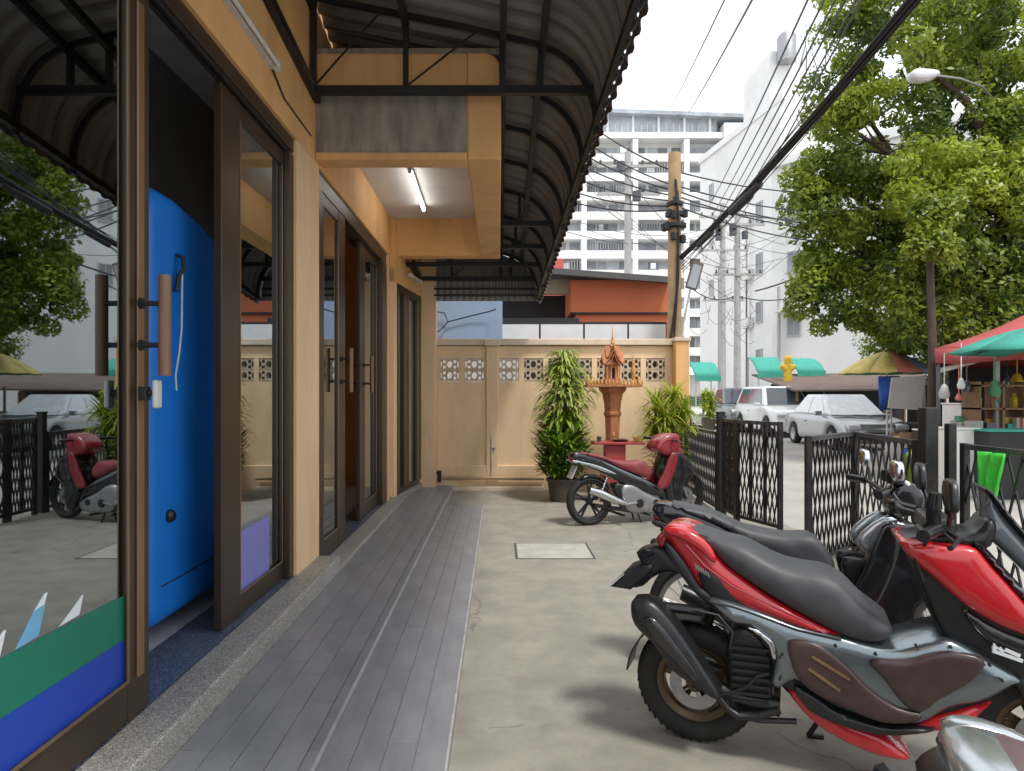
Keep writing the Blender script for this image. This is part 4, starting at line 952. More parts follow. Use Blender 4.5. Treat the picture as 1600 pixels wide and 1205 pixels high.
C6 = (940, 680, 2.2952)
def big_scooter(root, fr, cols, detail=True):
    """Sporty step-through scooter with a long stepped saddle; outlines on the plane of its right flank."""
    P = fr.poly
    rw = .252; WB = 1.245
    wheel(root, (0.01, 0, rw), rw, .120, .160, cols['rim'], 5)
    wheel(root, (WB, 0, rw), rw, .105, .160, cols['rim'], 5, steer=-.10)
    # body core and skins
    pp('inner_body', 'black_pl', root, P([(330,470),(420,480),(640,620),(860,740),(1040,765),(1200,740),(1300,790),(1440,900),(1330,1000),(1140,1055),(1000,1080),(860,1010),(720,960),(640,900),(560,740),(440,650),(380,590)], .12), .10, .03, .06, .035)
    pp('side_cover', cols['body'], root, P([(385,588),(480,608),(600,650),(700,688),(860,728),(980,762),(1080,768),(1190,742),(1260,742),(1370,800),(1505,885),(1480,905),(1370,960),(1250,985),(1150,1040),(1050,1040),(960,1020),(850,985),(760,935),(690,885),(640,912),(605,895),(622,800),(590,735),(530,690),(470,680),(425,645)], .155), .135, .03, .06, .028)
    side_pair('side_panel', 'panel', root, P([(668,742),(735,738),(800,765),(880,830),(960,912),(1060,978),(1145,1000),(1120,1028),(1010,1030),(890,985),(765,925),(705,872),(682,822)], .175), .170, .014, .010)
    side_pair('side_panel', 'panel', root, P([(962,808),(1085,810),(1180,785),(1262,778),(1362,800),(1366,842),(1300,900),(1210,950),(1150,993),(1085,968),(1020,885)], .175), .168, .014, .012)
    for a_, b_ in (((755,795),(890,878)), ((742,838),(855,918))):
        k = MB(); (x0,z0),(x1,z1) = fr.p(*a_, .19), fr.p(*b_, .19)
        for s_ in (-1,1): k.bar((x0, s_*.187, z0), (x1, s_*.187, z1), .006, .010)
        k.build('panel_rib', M['bronze_lit'], root, local=True)
    # dark seams between skin and panels
    pp('tail_cover', cols['tail'], root, P([(213,352),(238,330),(300,338),(362,372),(400,418),(440,470),(560,556),(700,640),(860,722),(800,718),(650,672),(520,628),(400,580),(342,545),(300,478),(240,400)], .13), .085, .03, .05, .025, wf=lambda x, z: .075 + .05*max(0, min(1, (x+.10)/.5)))
    side_pair('tail_under_cover', 'black_pl', root, P([(222,385),(250,400),(305,470),(350,545),(410,590),(430,650),(370,600),(325,560),(280,500),(240,440)], .125), .10, .03, .01)  # dark side cover beneath the tail
    pp('saddle', 'seat' if cols['seat'] == 'seat' else cols['seat'], root, P([(262,338),(330,342),(420,372),(505,395),(560,425),(640,466),(720,487),(800,500),(870,537),(935,602),(1000,652),(1042,692),(1015,728),(955,737),(870,717),(760,662),(640,592),(520,520),(440,462),(395,415),(330,360)], .10), .08, .05, .07, .028, wf=lambda x, z: .065 + .045*max(0, min(1, (x+.05)/.4)))
    if 'saddle_shift' in cols:
        o = [q for q in root.children if q.name.startswith('saddle')][0]; o.location = (cols['saddle_shift'][0], 0, cols['saddle_shift'][1])
    side_pair('grab_rail', cols['tail'], root, P([(228,345),(262,330),(330,350),(390,398),(412,446),(395,452),(350,410),(290,372)], .12), .115, .03, .012)
    k = MB()
    for i in range(6):
        x, z = fr.p(335+9*i, 462+6*i, .155); x2, z2 = fr.p(341+9*i, 482+6*i, .155); k.bar((x,-.148,z),(x2,-.148,z2),.004,.006)
    k.build('tail_marks', M['alloy'], root, local=True)
    pp('belly_fairing', cols['belly'], root, P([(668,928),(722,932),(800,985),(900,1042),(1000,1085),(1112,1172),(1000,1162),(850,1098),(745,1025)], .15), .12, .03, .04, .025)
    pp('belly_fairing', cols['belly'], root, P([(1118,1052),(1200,1015),(1395,968),(1375,1000),(1290,1072),(1180,1068)], .15), .12, .03, .04, .025)
    pp('foot_board', 'black_pl', root, P([(690,905),(760,940),(850,1000),(1000,1050),(1120,1055),(1200,1060),(1130,1075),(1000,1078),(850,1040),(740,985)], .17), .165, .008, .02, .03)
    # front fairing
    pp('front_shield', 'black_pl', root, P([(1080,395),(1110,450),(1170,600),(1215,700),(1250,745),(1350,800),(1500,880),(1560,850),(1560,700),(1480,560),(1400,480),(1340,410),(1200,395)], .12), .10, .03, .06, .03)
    pp('front_fairing', cols['tail'], root, P([(1074,388),(1130,383),(1260,398),(1345,410),(1400,470),(1500,580),(1580,680),(1580,745),(1500,715),(1400,672),(1290,600),(1200,520),(1110,445)], .15), .135, .03, .05, .026)
    pp('fairing_lip', 'gloss_black', root, P([(1345,400),(1372,398),(1450,480),(1560,600),(1620,690),(1600,700),(1500,585),(1400,472)], .15), .13, .03, .04, .026)
    pp('lower_fairing', 'gloss_black', root, P([(1290,612),(1400,682),(1500,725),(1590,755),(1600,830),(1500,800),(1380,735),(1310,660)], .14), .13, .02, .04, .03)
    k = MB()
    for (a_, b_) in (((1400,755),(1418,765)),((1408,748),(1402,770)),((1425,762),(1440,778)),((1446,768),(1500,792)),((1400,772),(1510,810))):
        (x0,z0),(x1,z1) = fr.p(*a_, .155), fr.p(*b_, .155); k.bar((x0,-.157,z0),(x1,-.157,z1),.006,.012)
    k.build('emblem', M['white_decal'], root, local=True)
    pp('dash_cover', 'black_pl', root, P([(1075,382),(1120,365),(1230,352),(1340,348),(1390,300),(1420,330),(1400,400),(1345,408),(1260,395)], .10), .085, .03, .04, .025)
    pp('windscreen', 'visor', root, P([(1380,205),(1402,215),(1450,285),(1540,390),(1600,470),(1580,540),(1500,470),(1420,395),(1358,355),(1385,300)], .10), .07, .05, .09, .025, wf=lambda x, z: .05)
    pp('visor_rim', 'black_pl', root, P([(1375,200),(1395,195),(1450,265),(1540,375),(1560,400),(1540,392),(1450,290),(1400,222)], .10), .10, .01, .02, .03)
    hx, hz = fr.p(1180, 330, .12)
    k = MB(); k.tube([(hx+.06, y*1.0, hz+.0) if abs(y) < .05 else (hx + (.02 if abs(y) < .2 else -.05), y, hz+.01) for y in (-.34,-.20,-.04,.04,.20,.34)], .014, 10); k.build('handlebar', M['black_pl'], root, smooth=50, local=True)
    for s_ in (-1, 1):
        k = MB(); k.tube([(hx+.01, s_*.21, hz+.01), (hx-.05, s_*.345, hz+.01)], .020, 12); k.tube([(hx-.05,s_*.345,hz+.01),(hx-.062,s_*.372,hz+.01)], .022, 12)
        k.build('grip', M['black_pl'], root, smooth=40, local=True)
        k = MB(); k.tube([(hx+.045, s_*.20, hz+.0), (hx+.06, s_*.27, hz-.01), (hx+.02, s_*.38, hz-.02), (hx+.01, s_*.40, hz-.018)], [.010,.009,.007,.010], 8); k.build('brake_lever', M['black_pl'], root, smooth=50, local=True)
        k = MB(); k.tube([(hx+.05, s_*.16, hz+.02), (hx+.04, s_*.24, hz+.07), (hx+.03, s_*.29, hz+.12)], .008, 8); mi = k.build('mirror_stalk', M['black_pl'], root, smooth=50, local=True)
        k = pillow([(-.075,-.035),(-.04,-.055),(.05,-.05),(.085,-.01),(.075,.04),(.02,.055),(-.05,.045)], .012, .012, .02, .02, sm=3)
        k.v = [(hx + .03 + y*.6, s_*.30 + x, hz + .145 + z) for x, y, z in k.v]; k.build('mirror', M['black_pl'], mi, smooth=50, local=True)
    k = MB(); k.box(hx-.02, hx+.08, -.14, .14, hz-.03, hz+.035); k.build('bar_cover', M['black_pl'], root, local=True, bevel=.02)
    # phone grip standing on the bar
    k = MB(); k.tube([(hx+.0,-.17,hz+.02),(hx+.0,-.175,hz+.09)], .024, 10); k.tube([(hx,-.175,hz+.08),(hx+.005,-.18,hz+.135)], [.028,.02], 10); k.build('reservoir', M['black_pl'], root, smooth=40, local=True)
    k = MB()
    for s_ in (-1,1): k.tube([(WB-.17, s_*.075, .62), (WB-.005, s_*.085, rw)], .020, 10)
    k.build('fork', M['black_pl'], root, smooth=40, local=True)
    ang = [R(a) for a in range(20, 150, 10)]
    k = MB(); rows = [[(WB + (rw+.025)*math.cos(a), y, rw + (rw+.025)*math.sin(a) - .02*abs(y)/.07) for y in (-.07,-.05,0,.05,.07)] for a in ang]; k.grid(rows)
    o = k.build('front_guard', M['black_pl'], root, smooth=50, local=True); so = o.modifiers.new('t','SOLIDIFY'); so.thickness = .006
    # rear end: guard, plate holder, lamp
    pp('plate_holder', 'black_pl', root, P([(165,405),(215,395),(262,440),(300,500),(235,490),(180,512),(150,540),(105,545),(132,500),(140,455),(125,420)], .05), .05, .02, .03, .02, sm=2)
    pp('tail_lamp', cols.get('lens','lens'), root, P([(205,360),(238,332),(262,345),(245,372),(222,392)], 0), .06, .012, .02, .015)
    k = MB(); (x0,z0),(x1,z1) = fr.p(30,542,0), fr.p(95,484,0); n_ = Vector((z0-z1, x1-x0)).normalized()*.004
    k.hexa([(x0,-.085,z0),(x1,-.085,z1),(x1,.085,z1),(x0,.085,z0)], [(x0+n_.x,-.085,z0+n_.y),(x1+n_.x,-.085,z1+n_.y),(x1+n_.x,.085,z1+n_.y),(x0+n_.x,.085,z0+n_.y)]); k.build('number_plate', M['plate'], root, local=True)
    pp('plate_bracket', 'black_pl', root, P([(28,545),(88,484),(150,462),(190,470),(160,512),(102,556)], .08), .07, .01, .02, .02, sm=0)
    ang = [R(a) for a in range(75, 185, 10)]
    k = MB(); rows = [[(-(rw+.03)*-math.cos(a), y, rw + (rw+.03)*math.sin(a)) for y in (-.075,-.06,0,.06,.075)] for a in ang]; k.grid(rows)
    o = k.build('rear_guard', M['black_pl'], root, smooth=50, local=True); so = o.modifiers.new('t','SOLIDIFY'); so.thickness = .006
    for s_ in (-1,1):
        k = MB(); (x0,z0) = fr.p(140,425,.1); k.tube([(x0+.05,s_*.05,z0),(x0+.02,s_*.12,z0+.005)], [.010,.022], 8); k.build('indicator', M['black_pl'], root, smooth=40, local=True)
    # exhaust on the right side
    pp('exhaust', 'black_pl', root, P([(104,605),(130,592),(182,600),(240,655),(310,750),(375,850),(425,935),(400,948),(330,900),(250,845),(185,752),(115,680)], .22), .045, .03, .05, .022, yc=-.165)
    side_pair('heat_shield', 'gloss_black', root, P([(150,655),(200,668),(280,770),(340,860),(330,880),(270,815),(200,745)], .24), .235, .012, .008, both=False)
    k = MB(); q = [fr.p(*a, .15) for a in ((415,938),(450,985),(490,1012),(560,1012),(640,990))]; k.tube([(x,-.14,z) for x, z in q], .016, 8); k.build('exhaust_pipe', M['black_pl'], root, smooth=50, local=True)
    # engine with its finned cover and swing arm
    pp('engine', 'black_pl', root, P([(455,720),(520,690),(600,740),(618,800),(612,900),(615,985),(560,1000),(470,985),(450,900)], .10), .09, .02, .03, .025)
    for i in range(8):
        z_ = 768 + 27*i; (x0,z0),(x1,z1) = fr.p(468,z_-8,.125), fr.p(600,z_+6,.125); k = MB(); k.bar((x0,-.118,z0),(x1,-.118,z1),.022,.012); k.build('cooling_fin', M['black_pl'], root, local=True)
    k = MB(); q = [fr.p(*a, .12) for a in ((325,885),(420,920),(520,960),(640,985))]; k.tube([(x,-.09,z) for x,z in q], [.035,.03,.035,.04], 10); k.tube([(x,.09,z) for x,z in q], [.045,.05,.05,.04], 10); k.build('swing_arm', M['black_pl'], root, smooth=50, local=True)
    k = MB(); (x0,z0),(x1,z1) = fr.p(180,612,.13), fr.p(360,640,.13); k.tube([(x0,-.12,z0),(x1,-.10,z1)], .022, 8); (x0,z0),(x1,z1) = fr.p(300,850,.1), fr.p(400,640,.1)
    k.tube([(x0,.10,z0),(x1,.09,z1)], .024, 10); k.build('rear_shock', M['black_pl'], root, smooth=40, local=True)
    side_pair('silver_bracket', 'chrome', root, P([(524,690),(560,700),(615,742),(626,800),(612,798),(598,752),(560,716)], .155), .15, .015, .006, both=False)
    for a_ in ((640,880),(720,770),(840,760),(985,790),(1130,760),(1255,765),(1395,830),(1440,885),(640,800),(905,990)):   # screws
        x, z = fr.p(*a_, .19); k = MB(); k.lathe([(0,-.186),(.004,-.186),(.005,-.18),(.005,-.165)], 10, (x,0,z), 'Y'); k.build('screw', M['rubber'], root, smooth=40, local=True)
    for q_ in ([(1180,345),(1150,400),(1120,440),(1150,520)], [(1215,340),(1260,380),(1250,420)], [(330,620),(420,640),(470,700),(460,760)], [(420,930),(520,900),(560,860),(600,850)]):
        k = MB(); qq = [fr.p(*a, .13) for a in q_]; k.tube([(x,-.15,z) for x,z in qq], .006, 6); k.build('hose', M['rubber'], root, smooth=60, local=True)
    for s_ in (-1,1):
        k = MB(); qq = [fr.p(*a, .12) for a in ((405,412),(470,470),(560,535),(660,592),(770,655),(880,705),(960,722))]; k.tube([(x,s_*.132 if i>1 else s_*(.10+.014*i),z+.012) for i,(x,z) in enumerate(qq)], .0035, 5); k.build('saddle_seam', M['rubber'], root, smooth=60, local=True)
        k = MB(); qq = [fr.p(*a, .16) for a in ((385,600),(480,622),(600,664),(700,702),(860,738))]; k.tube([(x,s_*.158,z+.004) for x,z in qq], .004, 5); k.build('panel_gap', M['rubber'], root, smooth=60, local=True)
        k = MB(); qq = [fr.p(*a, .15) for a in ((300,395),(370,470),(470,540),(620,610),(760,672))]; k.tube([(x,s_*(.135+.012*i),z) for i,(x,z) in enumerate(qq)], .004, 5); k.build('pinstripe', M['darkred' if cols['tail']=='red' else 'greycable'], root, smooth=60, local=True)
    k = MB(); k.tube([(.52,.10,.22),(.50,.16,.10),(.46,.20,.008)], .011, 8); k.tube([(.46,.20,.008),(.52,.21,.008)], .012, 8); k.build('side_stand', M['black_pl'], root, smooth=40, local=True)
    k = MB(); q = [fr.p(*a, .14) for a in ((470,1008),(560,1030),(700,1035))]; k.tube([(x,-.12,z) for x,z in q], .012, 8); k.build('frame_tube', M['black_pl'], root, smooth=40, local=True)

fr1 = Frame((.851, 2.94), (.916, -.40), C6)
s1 = thing('motor_scooter', 'red and silver grey sporty scooter with long grey saddle parked in the foreground', 'scooter', (.851, 2.94, 0), fr1.rz(), 'scooters and mopeds parked in the yard')
big_scooter(s1, fr1, dict(rim='gold', body='silver', tail='red', belly='red', seat='seat'))
s0 = thing('motor_scooter', 'silver scooter with maroon grey saddle nearest the camera, only its tail in view', 'scooter', (.83, 1.04, 0), fr1.rz()+.02, 'scooters and mopeds parked in the yard')
big_scooter(s0, fr1, dict(rim='alloy', body='silver_lt', tail='silver_lt', belly='silver_lt', seat='maroon', lens='black_pl', saddle_shift=(-.03, .010)))

C1 = (820, 500, 3.347)
WF = Frame((1.03, 7.70), (.94, .33), C1)
def naked_front(root, P):
    hx, hz = WF.p(770, 640, .1)
    pp('headlamp_pod', 'gloss_black', root, [(hx+.02,hz-.10),(hx+.16,hz-.08),(hx+.19,hz+.0),(hx+.12,hz+.06),(hx+.03,hz+.03)], .055, .03, .04, .02)
    k = MB(); k.lathe([(0,.0),(.045,.0),(.05,.03),(.045,.05),(0,.052)], 18, (hx+.05, -.05, hz+.05)); k.lathe([(0,.0),(.045,.0),(.05,.03),(.045,.05),(0,.052)], 18, (hx+.05, .05, hz+.05)); k.build('gauge', M['black_pl'], root, smooth=40, local=True)
    side_pair('tank_shroud', 'silver_lt', root, [(hx-.16,hz-.22),(hx-.02,hz-.10),(hx+.08,hz-.13),(hx+.10,hz-.20),(hx-.02,hz-.30)], .085, .02, .012)
    side_pair('tank_shroud', 'black_pl', root, [(hx-.22,hz-.30),(hx-.04,hz-.30),(hx+.05,hz-.25),(hx+.02,hz-.46),(hx-.10,hz-.52),(hx-.2,hz-.42)], .075, .02, .012)
    k = MB()
    for s_ in (-1,1): k.tube([(hx-.03,s_*.19,hz+.03),(hx+.02,s_*.17,hz-.05),(hx+.10,s_*.05,hz-.14)], .006, 6)
    k.build('control_cable', M['black_pl'], root, smooth=50, local=True)
    for s_ in (-1,1):
        k = MB(); k.tube([(hx+.02,s_*.06,hz-.02),(hx+.02,s_*.17,hz-.03)], .009, 8); k.lathe([(0,s_*.16),(.026,s_*.17),(.028,s_*.20),(.012,s_*.215),(0,s_*.216)], 14, (hx+.02,0,hz-.03), 'Y'); k.build('indicator', M['gloss_black'], root, smooth=40, local=True)
def moped(root, cols, wire=False, extras=True, naked=False):
    """Step-through moped with leg shield, side canister exhaust and big wheels."""
    P = WF.poly; r_ = .28; WB = 1.27
    wheel(root, (0,0,r_), r_, .085, .222, cols['rim'], 5, wire, disc=False); wheel(root, (WB,0,r_), r_, .075, .222, cols['rim'], 5, wire, disc=True)
    pp('saddle', cols['seat'], root, P([(300,694),(400,708),(470,733),(560,742),(618,738),(652,768),(664,800),(640,828),(580,806),(500,775),(420,735),(335,712)], .08), .075, .035, .05, .03)
    pp('tail_body', cols['body'], root, P([(250,712),(285,694),(400,724),(520,780),(640,836),(692,872),(712,905),(600,885),(480,838),(380,786),(290,752)], .08), .06, .025, .04, .03)
    side_pair('tail_stripe', cols['stripe'], root, P([(255,735),(300,742),(390,765),(480,806),(420,795),(340,765),(262,748)], .09), .083, .01, .005)
    side_pair('body_stripe', cols['stripe2'], root, P([(400,740),(520,790),(640,842),(700,880),(640,856),(520,808)], .09), .085, .01, .004)
    pp('tail_lamp', 'lens', root, P([(236,716),(258,706),(270,742),(244,746)], 0), .045, .01, .02, .02)
    pp('centre_body', cols['body'], root, P([(600,830),(700,862),(742,868),(770,905),(800,985),(760,1000),(720,930),(640,905)], .07), .055, .02, .03, .03)
    pp('leg_shield', cols['body'], root, P([(722,800),(760,700),(800,690),(842,712),(882,780),(872,830),(830,870),(812,985),(772,990),(742,900)], .10), .10, .03, .05, .03)
    side_pair('shield_panel', cols['shield'], root, P([(690,868),(722,798),(760,700),(792,700),(788,760),(760,840),(730,880)], .115), .125, .02, .01)
    if naked: naked_front(root, P)
    else: pp('handle_cover', cols['shield'], root, P([(690,662),(735,608),(798,594),(818,640),(802,692),(760,712),(708,692)], .12), .10, .035, .05, .03)
    if not naked: pp('nose_cover', cols['shield'], root, P([(775,690),(812,660),(845,720),(840,770),(800,800),(778,760)], .08), .06, .03, .05, .03)
    hx, hz = WF.p(770, 640, .1)
    k = MB(); k.tube([(hx-.10,-.33,hz+.03),(hx-.03,-.2,hz+.03),(hx,-.05,hz+.01),(hx,.05,hz+.01),(hx-.03,.2,hz+.03),(hx-.10,.33,hz+.03)], .012, 8); k.build('handlebar', M['black_pl'], root, smooth=50, local=True)
    for s_ in (-1,1):
        k = MB(); k.tube([(hx-.04,s_*.22,hz+.03),(hx-.105,s_*.345,hz+.03)], .019, 10); k.build('grip', M['black_pl'], root, smooth=40, local=True)
        k = MB(); k.tube([(hx+.0,s_*.2,hz+.02),(hx-.02,s_*.36,hz+.01)], .007, 6); k.build('brake_lever', M['alloy'], root, smooth=40, local=True)
        if extras:
            k = MB(); k.tube([(hx-.02,s_*.17,hz+.03),(hx-.01,s_*.25,hz+.08),(hx-.02,s_*.31,hz+.13)], .006, 6); mi = k.build('mirror_stalk', M['black_pl'], root, smooth=40, local=True)
            k = pillow([(-.06,-.03),(.0,-.045),(.065,-.02),(.06,.03),(0,.045),(-.055,.03)], .010, .012, .02, .02, sm=3); k.v = [(hx-.02+y, s_*.33+x, hz+.135+z) for x,y,z in k.v]; k.build('mirror', M['chrome'], mi, smooth=50, local=True)
    pp('headlamp', 'headlamp', root, [(hx+.10,hz-.07),(hx+.14,hz-.02),(hx+.13,hz+.05),(hx+.07,hz+.06)], .06, .02, .03, .02)
    k = MB()
    for s_ in (-1,1): k.tube([(WB-.21,s_*.055,.72),(WB-.10,s_*.062,.50)], .019, 10)
    k.build('fork', M['black_pl'], root, smooth=40, local=True)
    k = MB()
    for s_ in (-1,1): k.tube([(WB-.10,s_*.062,.50),(WB,s_*.065,r_)], .022, 10)
    k.build('fork_slider', M['alloy' if cols['fork'] is None else cols['fork']], root, smooth=40, local=True)
    for nm, cx, a0, a1, rr_ in (('front_guard', WB, 15, 150, r_+.022), ('rear_guard', 0, 25, 120, r_+.03)):
        k = MB(); k.grid([[(cx + (rr_-.02*(abs(y)/.06)**2)*math.cos(R(a)), y, r_ + (rr_-.02*(abs(y)/.06)**2)*math.sin(R(a))) for y in (-.06,-.045,0,.045,.06)] for a in range(a0, a1+1, 9)])
        o = k.build(nm, M[cols['body']], root, smooth=50, local=True); so = o.modifiers.new('t','SOLIDIFY'); so.thickness = .005
    q = [WF.p(*a, .14) for a in ((338,890),(395,908),(470,942),(540,965))]
    k = MB(); k.tube([(x,-.13,z) for x,z in q], [.040,.050,.046,.022], 14); ex_ = k.build('exhaust', M[cols['exh']], root, smooth=40, local=True)
    k = MB(); k.tube([(q[3][0],-.13,q[3][1]),(q[3][0]+.12,-.12,.24),(.62,-.06,.25),(.72,-.03,.34)], .014, 8); k.build('exhaust_pipe', M['alloy'], ex_, smooth=50, local=True)
    pp('engine', 'alloy', root, P([(505,880),(560,862),(640,905),(720,940),(742,975),(700,1005),(600,1010),(530,990)], .08), .07, .03, .04, .03)
    pp('air_box', 'black_pl', root, P([(470,860),(540,862),(600,900),(560,960),(490,930)], .06), .05, .02, .03, .03)
    k = MB(); c_ = WF.p(605, 960, .11); k.lathe([(0,-.115),(.045,-.115),(.055,-.10),(.055,-.07)], 18, (c_[0],0,c_[1]), 'Y'); c_ = WF.p(690, 955, .11); k.lathe([(0,-.11),(.035,-.11),(.04,-.09),(.04,-.06)], 18, (c_[0],0,c_[1]), 'Y'); k.build('engine_cover', M['black_pl'], root, smooth=40, local=True)
    k = MB(); q = [WF.p(*a, .05) for a in ((360,970),(450,985),(560,1000))]
    for s_ in (-1,1): k.tube([(x,s_*.065,z) for x,z in q], .018, 8)
    k.build('swing_arm', M['black_pl'], root, smooth=40, local=True)
    for s_ in (-1,1):
        (x0,z0),(x1,z1) = WF.p(430,825,.09), WF.p(385,945,.09); k = MB(); k.tube([(x0,s_*.085,z0),(x1,s_*.08,z1)], .012, 8)
        sp = [(x0+(x1-x0)*t+.016*math.cos(t*60), s_*.083+.016*math.sin(t*60), z0+(z1-z0)*t) for t in [i/60*.7+.05 for i in range(61)]]; k.tube(sp, .004, 5)
        k.build('rear_shock', M['chrome'], root, smooth=40, local=True)
    k = MB(); (x0,z0),(x1,z1) = WF.p(600,1015,.1), WF.p(620,1072,.1); k.tube([(x0,.07,z0),(x0+.06,.14,.006)], .011, 8); k.tube([(x0,-.06,z0),(x1,-.07,z1)], .010, 8); k.build('side_stand', M['black_pl'], root, smooth=40, local=True)
    k = MB(); (x0,z0) = WF.p(520,1015,.1); k.tube([(x0-.05,-.19,z0),(x0-.05,.19,z0)], .016, 8); k.tube([(x0+.28,-.19,z0-.01),(x0+.28,.19,z0-.01)], .016, 8); k.build('foot_peg', M['black_pl'], root, smooth=40, local=True)
    (x0,z0),(x1,z1) = WF.p(262,760,0), WF.p(232,828,0)
    k = MB(); k.bar((x0,0,z0),(x1,0,z1),.14,.006); k.build('number_plate', M['plate'], root, local=True)
    for s_ in (-1,1): k = MB(); k.tube([(x0+.05,s_*.04,z0+.03),(x0+.0,s_*.10,z0+.02)], [.008,.022], 8); k.build('indicator', M['gloss_black'], root, smooth=40, local=True)
    k = MB(); k.tube([(-.10,-.09,.745),(-.15,-.07,.775),(-.16,0,.78),(-.15,.07,.775),(-.10,.09,.745)], .010, 8); k.build('grab_rail', M['black_pl'], root, smooth=50, local=True)
w3 = thing('moped', 'red and black moped with maroon saddle parked by the yard wall', 'moped', (1.03, 7.70, 0), WF.rz(), 'scooters and mopeds parked in the yard')
moped(w3, dict(rim='black_pl', seat='redseat', body='gloss_black', stripe='silver_lt', stripe2='silver', shield='darkred', exh='chrome', fork=None), extras=False)
w2 = thing('moped', 'black moped with spoked wheels and round mirrors parked behind the red scooter', 'moped', (1.06, 3.66, 0), math.atan2(-.30, .954), 'scooters and mopeds parked in the yard')
moped(w2, dict(rim='alloy', seat='seat', body='gloss_black', stripe='black_pl', stripe2='black_pl', shield='gloss_black', exh='black_pl', fork='chrome'), wire=True, naked=True)
w2.scale = (.88, 1.03, 1.08)
# ------------------------------------------------------------------ beyond the wall
def P3(u, v, d): return at(u, v, d)
nb = thing('neighbour_house', 'low orange neighbour house with dark sloping roof beyond the yard wall', 'house', (1.8, 15, 0))
d_ = 14.0
def nbx(name, m, u0_, u1_, v0, v1, d0, d1, z0=None): 
    a, b = at(u0_, v1, d0), at(u1_, v0, d0); k = MB(); k.box(a.x, b.x, d0, d1, a.z if z0 is None else z0, b.z); return k.build(name, M[m], nb)
nbx('wall', 'nb_orange', 892, 1046, 438, 488, d_, d_+5, None)
nbx('wall_band', 'nb_orange', 900, 1046, 491, 600, d_+.04, d_+5, 0)
nbx('ledge', 'nb_dark', 895, 1046, 488, 491, d_-.02, d_+5)
nbx('wall', 'nb_dark', 780, 891, 462, 600, d_+1.2, d_+5, 0)  # near-black block put in for the shade of an open front
nbx('eave_board', 'nb_beige', 838, 891, 437, 459, d_+.3, d_+.5)
nbx('shelf', 'nb_dark', 785, 905, 497, 503, d_-.3, d_+.2)
k = MB(); a, b = at(846,424,d_-.3), at(1050,434,d_-.3)
k.hexa([(a.x-1.5,d_-.4,a.z+.06),(b.x,d_-.4,b.z-.12),(b.x,d_+5.5,b.z+.5),(a.x-1.5,d_+5.5,a.z+.7)], [(a.x-1.5,d_-.4,a.z+.18),(b.x,d_-.4,b.z+.0),(b.x,d_+5.5,b.z+.62),(a.x-1.5,d_+5.5,a.z+.82)]); k.build('roof', M['nb_roof'], nb)
pf = thing('panel_fence', 'row of white panels in a black frame just above the yard wall', 'fence', (1.3, 11.6, 0))
d_ = 11.7
for a_, b_ in ((776,842),(845,911),(914,980),(983,1040)):
    p, q = at(a_, 534, d_), at(b_, 507, d_); k = MB(); k.box(p.x, q.x, d_, d_+.02, p.z, q.z); k.build('panel', M['white_panel'], pf)
p, q = at(771, 534, d_), at(1042, 503, d_); k = MB(); k.box(p.x, q.x, d_+.021, d_+.06, .0, q.z); k.build('backing_frame', M['nb_dark'], pf)
p, q = at(640, 540, 11.5), at(785, 470, 11.5); bs = MB(); bs.box(p.x, q.x, 11.5, 11.54, .0, q.z); o_ = tag(bs.build('sheet_fence', M['bluesheet'], bevel=.004), 'blue grey metal sheet fence above the left end of the yard wall', 'fence')
k = MB(); k.tube([at(680,487,11.4),at(694,489,11.42),at(700,503,11.44),at(735,494,11.44),at(768,486,11.4),at(775,483,11.3)], .012, 5); k.tube([at(700,503,11.44),at(690,514,11.42),at(682,520,11.4)], .010, 5); tag(k.build('drooping_cable', M['cable']), 'slack dark cable drooping before the blue grey sheet fence', 'cable')

# ------------------------------------------------------------------ pale high rise
HD = 100.0; hs = HD/F
tw = thing('apartment_tower', 'pale high rise apartment block with balconies and a glazed top storey', 'building', (20, HD, 0))
def hx(u): return (u-U0)*hs
def hz(v): return HC - (v-V0)*hs
UX0, UX1 = 800, 1128
k = MB(); k.box(hx(UX0), hx(UX1), HD+1.8, HD+16, 0, hz(180)); k.build('wall', M['grey_bldg'], tw)
k = MB(); k.box(hx(UX1)+.01, hx(1192), HD-1.0, HD+16, 0, hz(196)); k.build('stair_tower', M['white_bldg'], tw)
k = MB(); k.box(hx(1160), hx(1193), HD-1.05, HD-1.001, hz(282), hz(244)); k.build('recess', M['greypole'], tw)
k = MB(); k.box(hx(1190)-.3, hx(1193)+.0, HD-1.12, HD-1.06, hz(280), hz(246)); k.build('recess_dark_panel', M['win'], tw)  # narrow dark panel at the right edge of the grey one
k = MB(); k.hexa([(hx(UX0-30),HD-1.2,hz(174)),(hx(1194),HD-1.2,hz(190)),(hx(1194),HD+17,hz(190)),(hx(UX0-30),HD+17,hz(174))], [(hx(UX0-30),HD-1.2,hz(168)),(hx(1194),HD-1.2,hz(184)),(hx(1194),HD+17,hz(184)),(hx(UX0-30),HD+17,hz(168))]); k.build('roof', M['winlt'], tw)
k = MB(); k.box(hx(UX0), hx(UX1), HD-.6, HD+1.8, hz(218), hz(209)); k.build('cornice', M['slabw'], tw)
k = MB(); k.box(hx(UX0), hx(1120), HD+.2, HD+.4, hz(208.9), hz(178)); top_ = k.build('glazed_storey', M['winlt'], tw)
for u in (869,909,949,989,1029,1069,1109): k = MB(); k.box(hx(u-1.6), hx(u+1.6), HD-.2, HD+.19, hz(208.9), hz(176)); k.build('mullion', M['slabw'], tw)
for u in range(872, 1108, 10):
    if (u-869) % 40 > 5: k = MB(); k.box(hx(u-.4), hx(u+.4), HD+.1, HD+.19, hz(208.9), hz(194)); k.build('glazing_bar', M['slabw'], top_)
floors = [219 + 30.2*i for i in range(13)]
bays = [(832,908),(916,988),(996,1068),(1076,1126)]
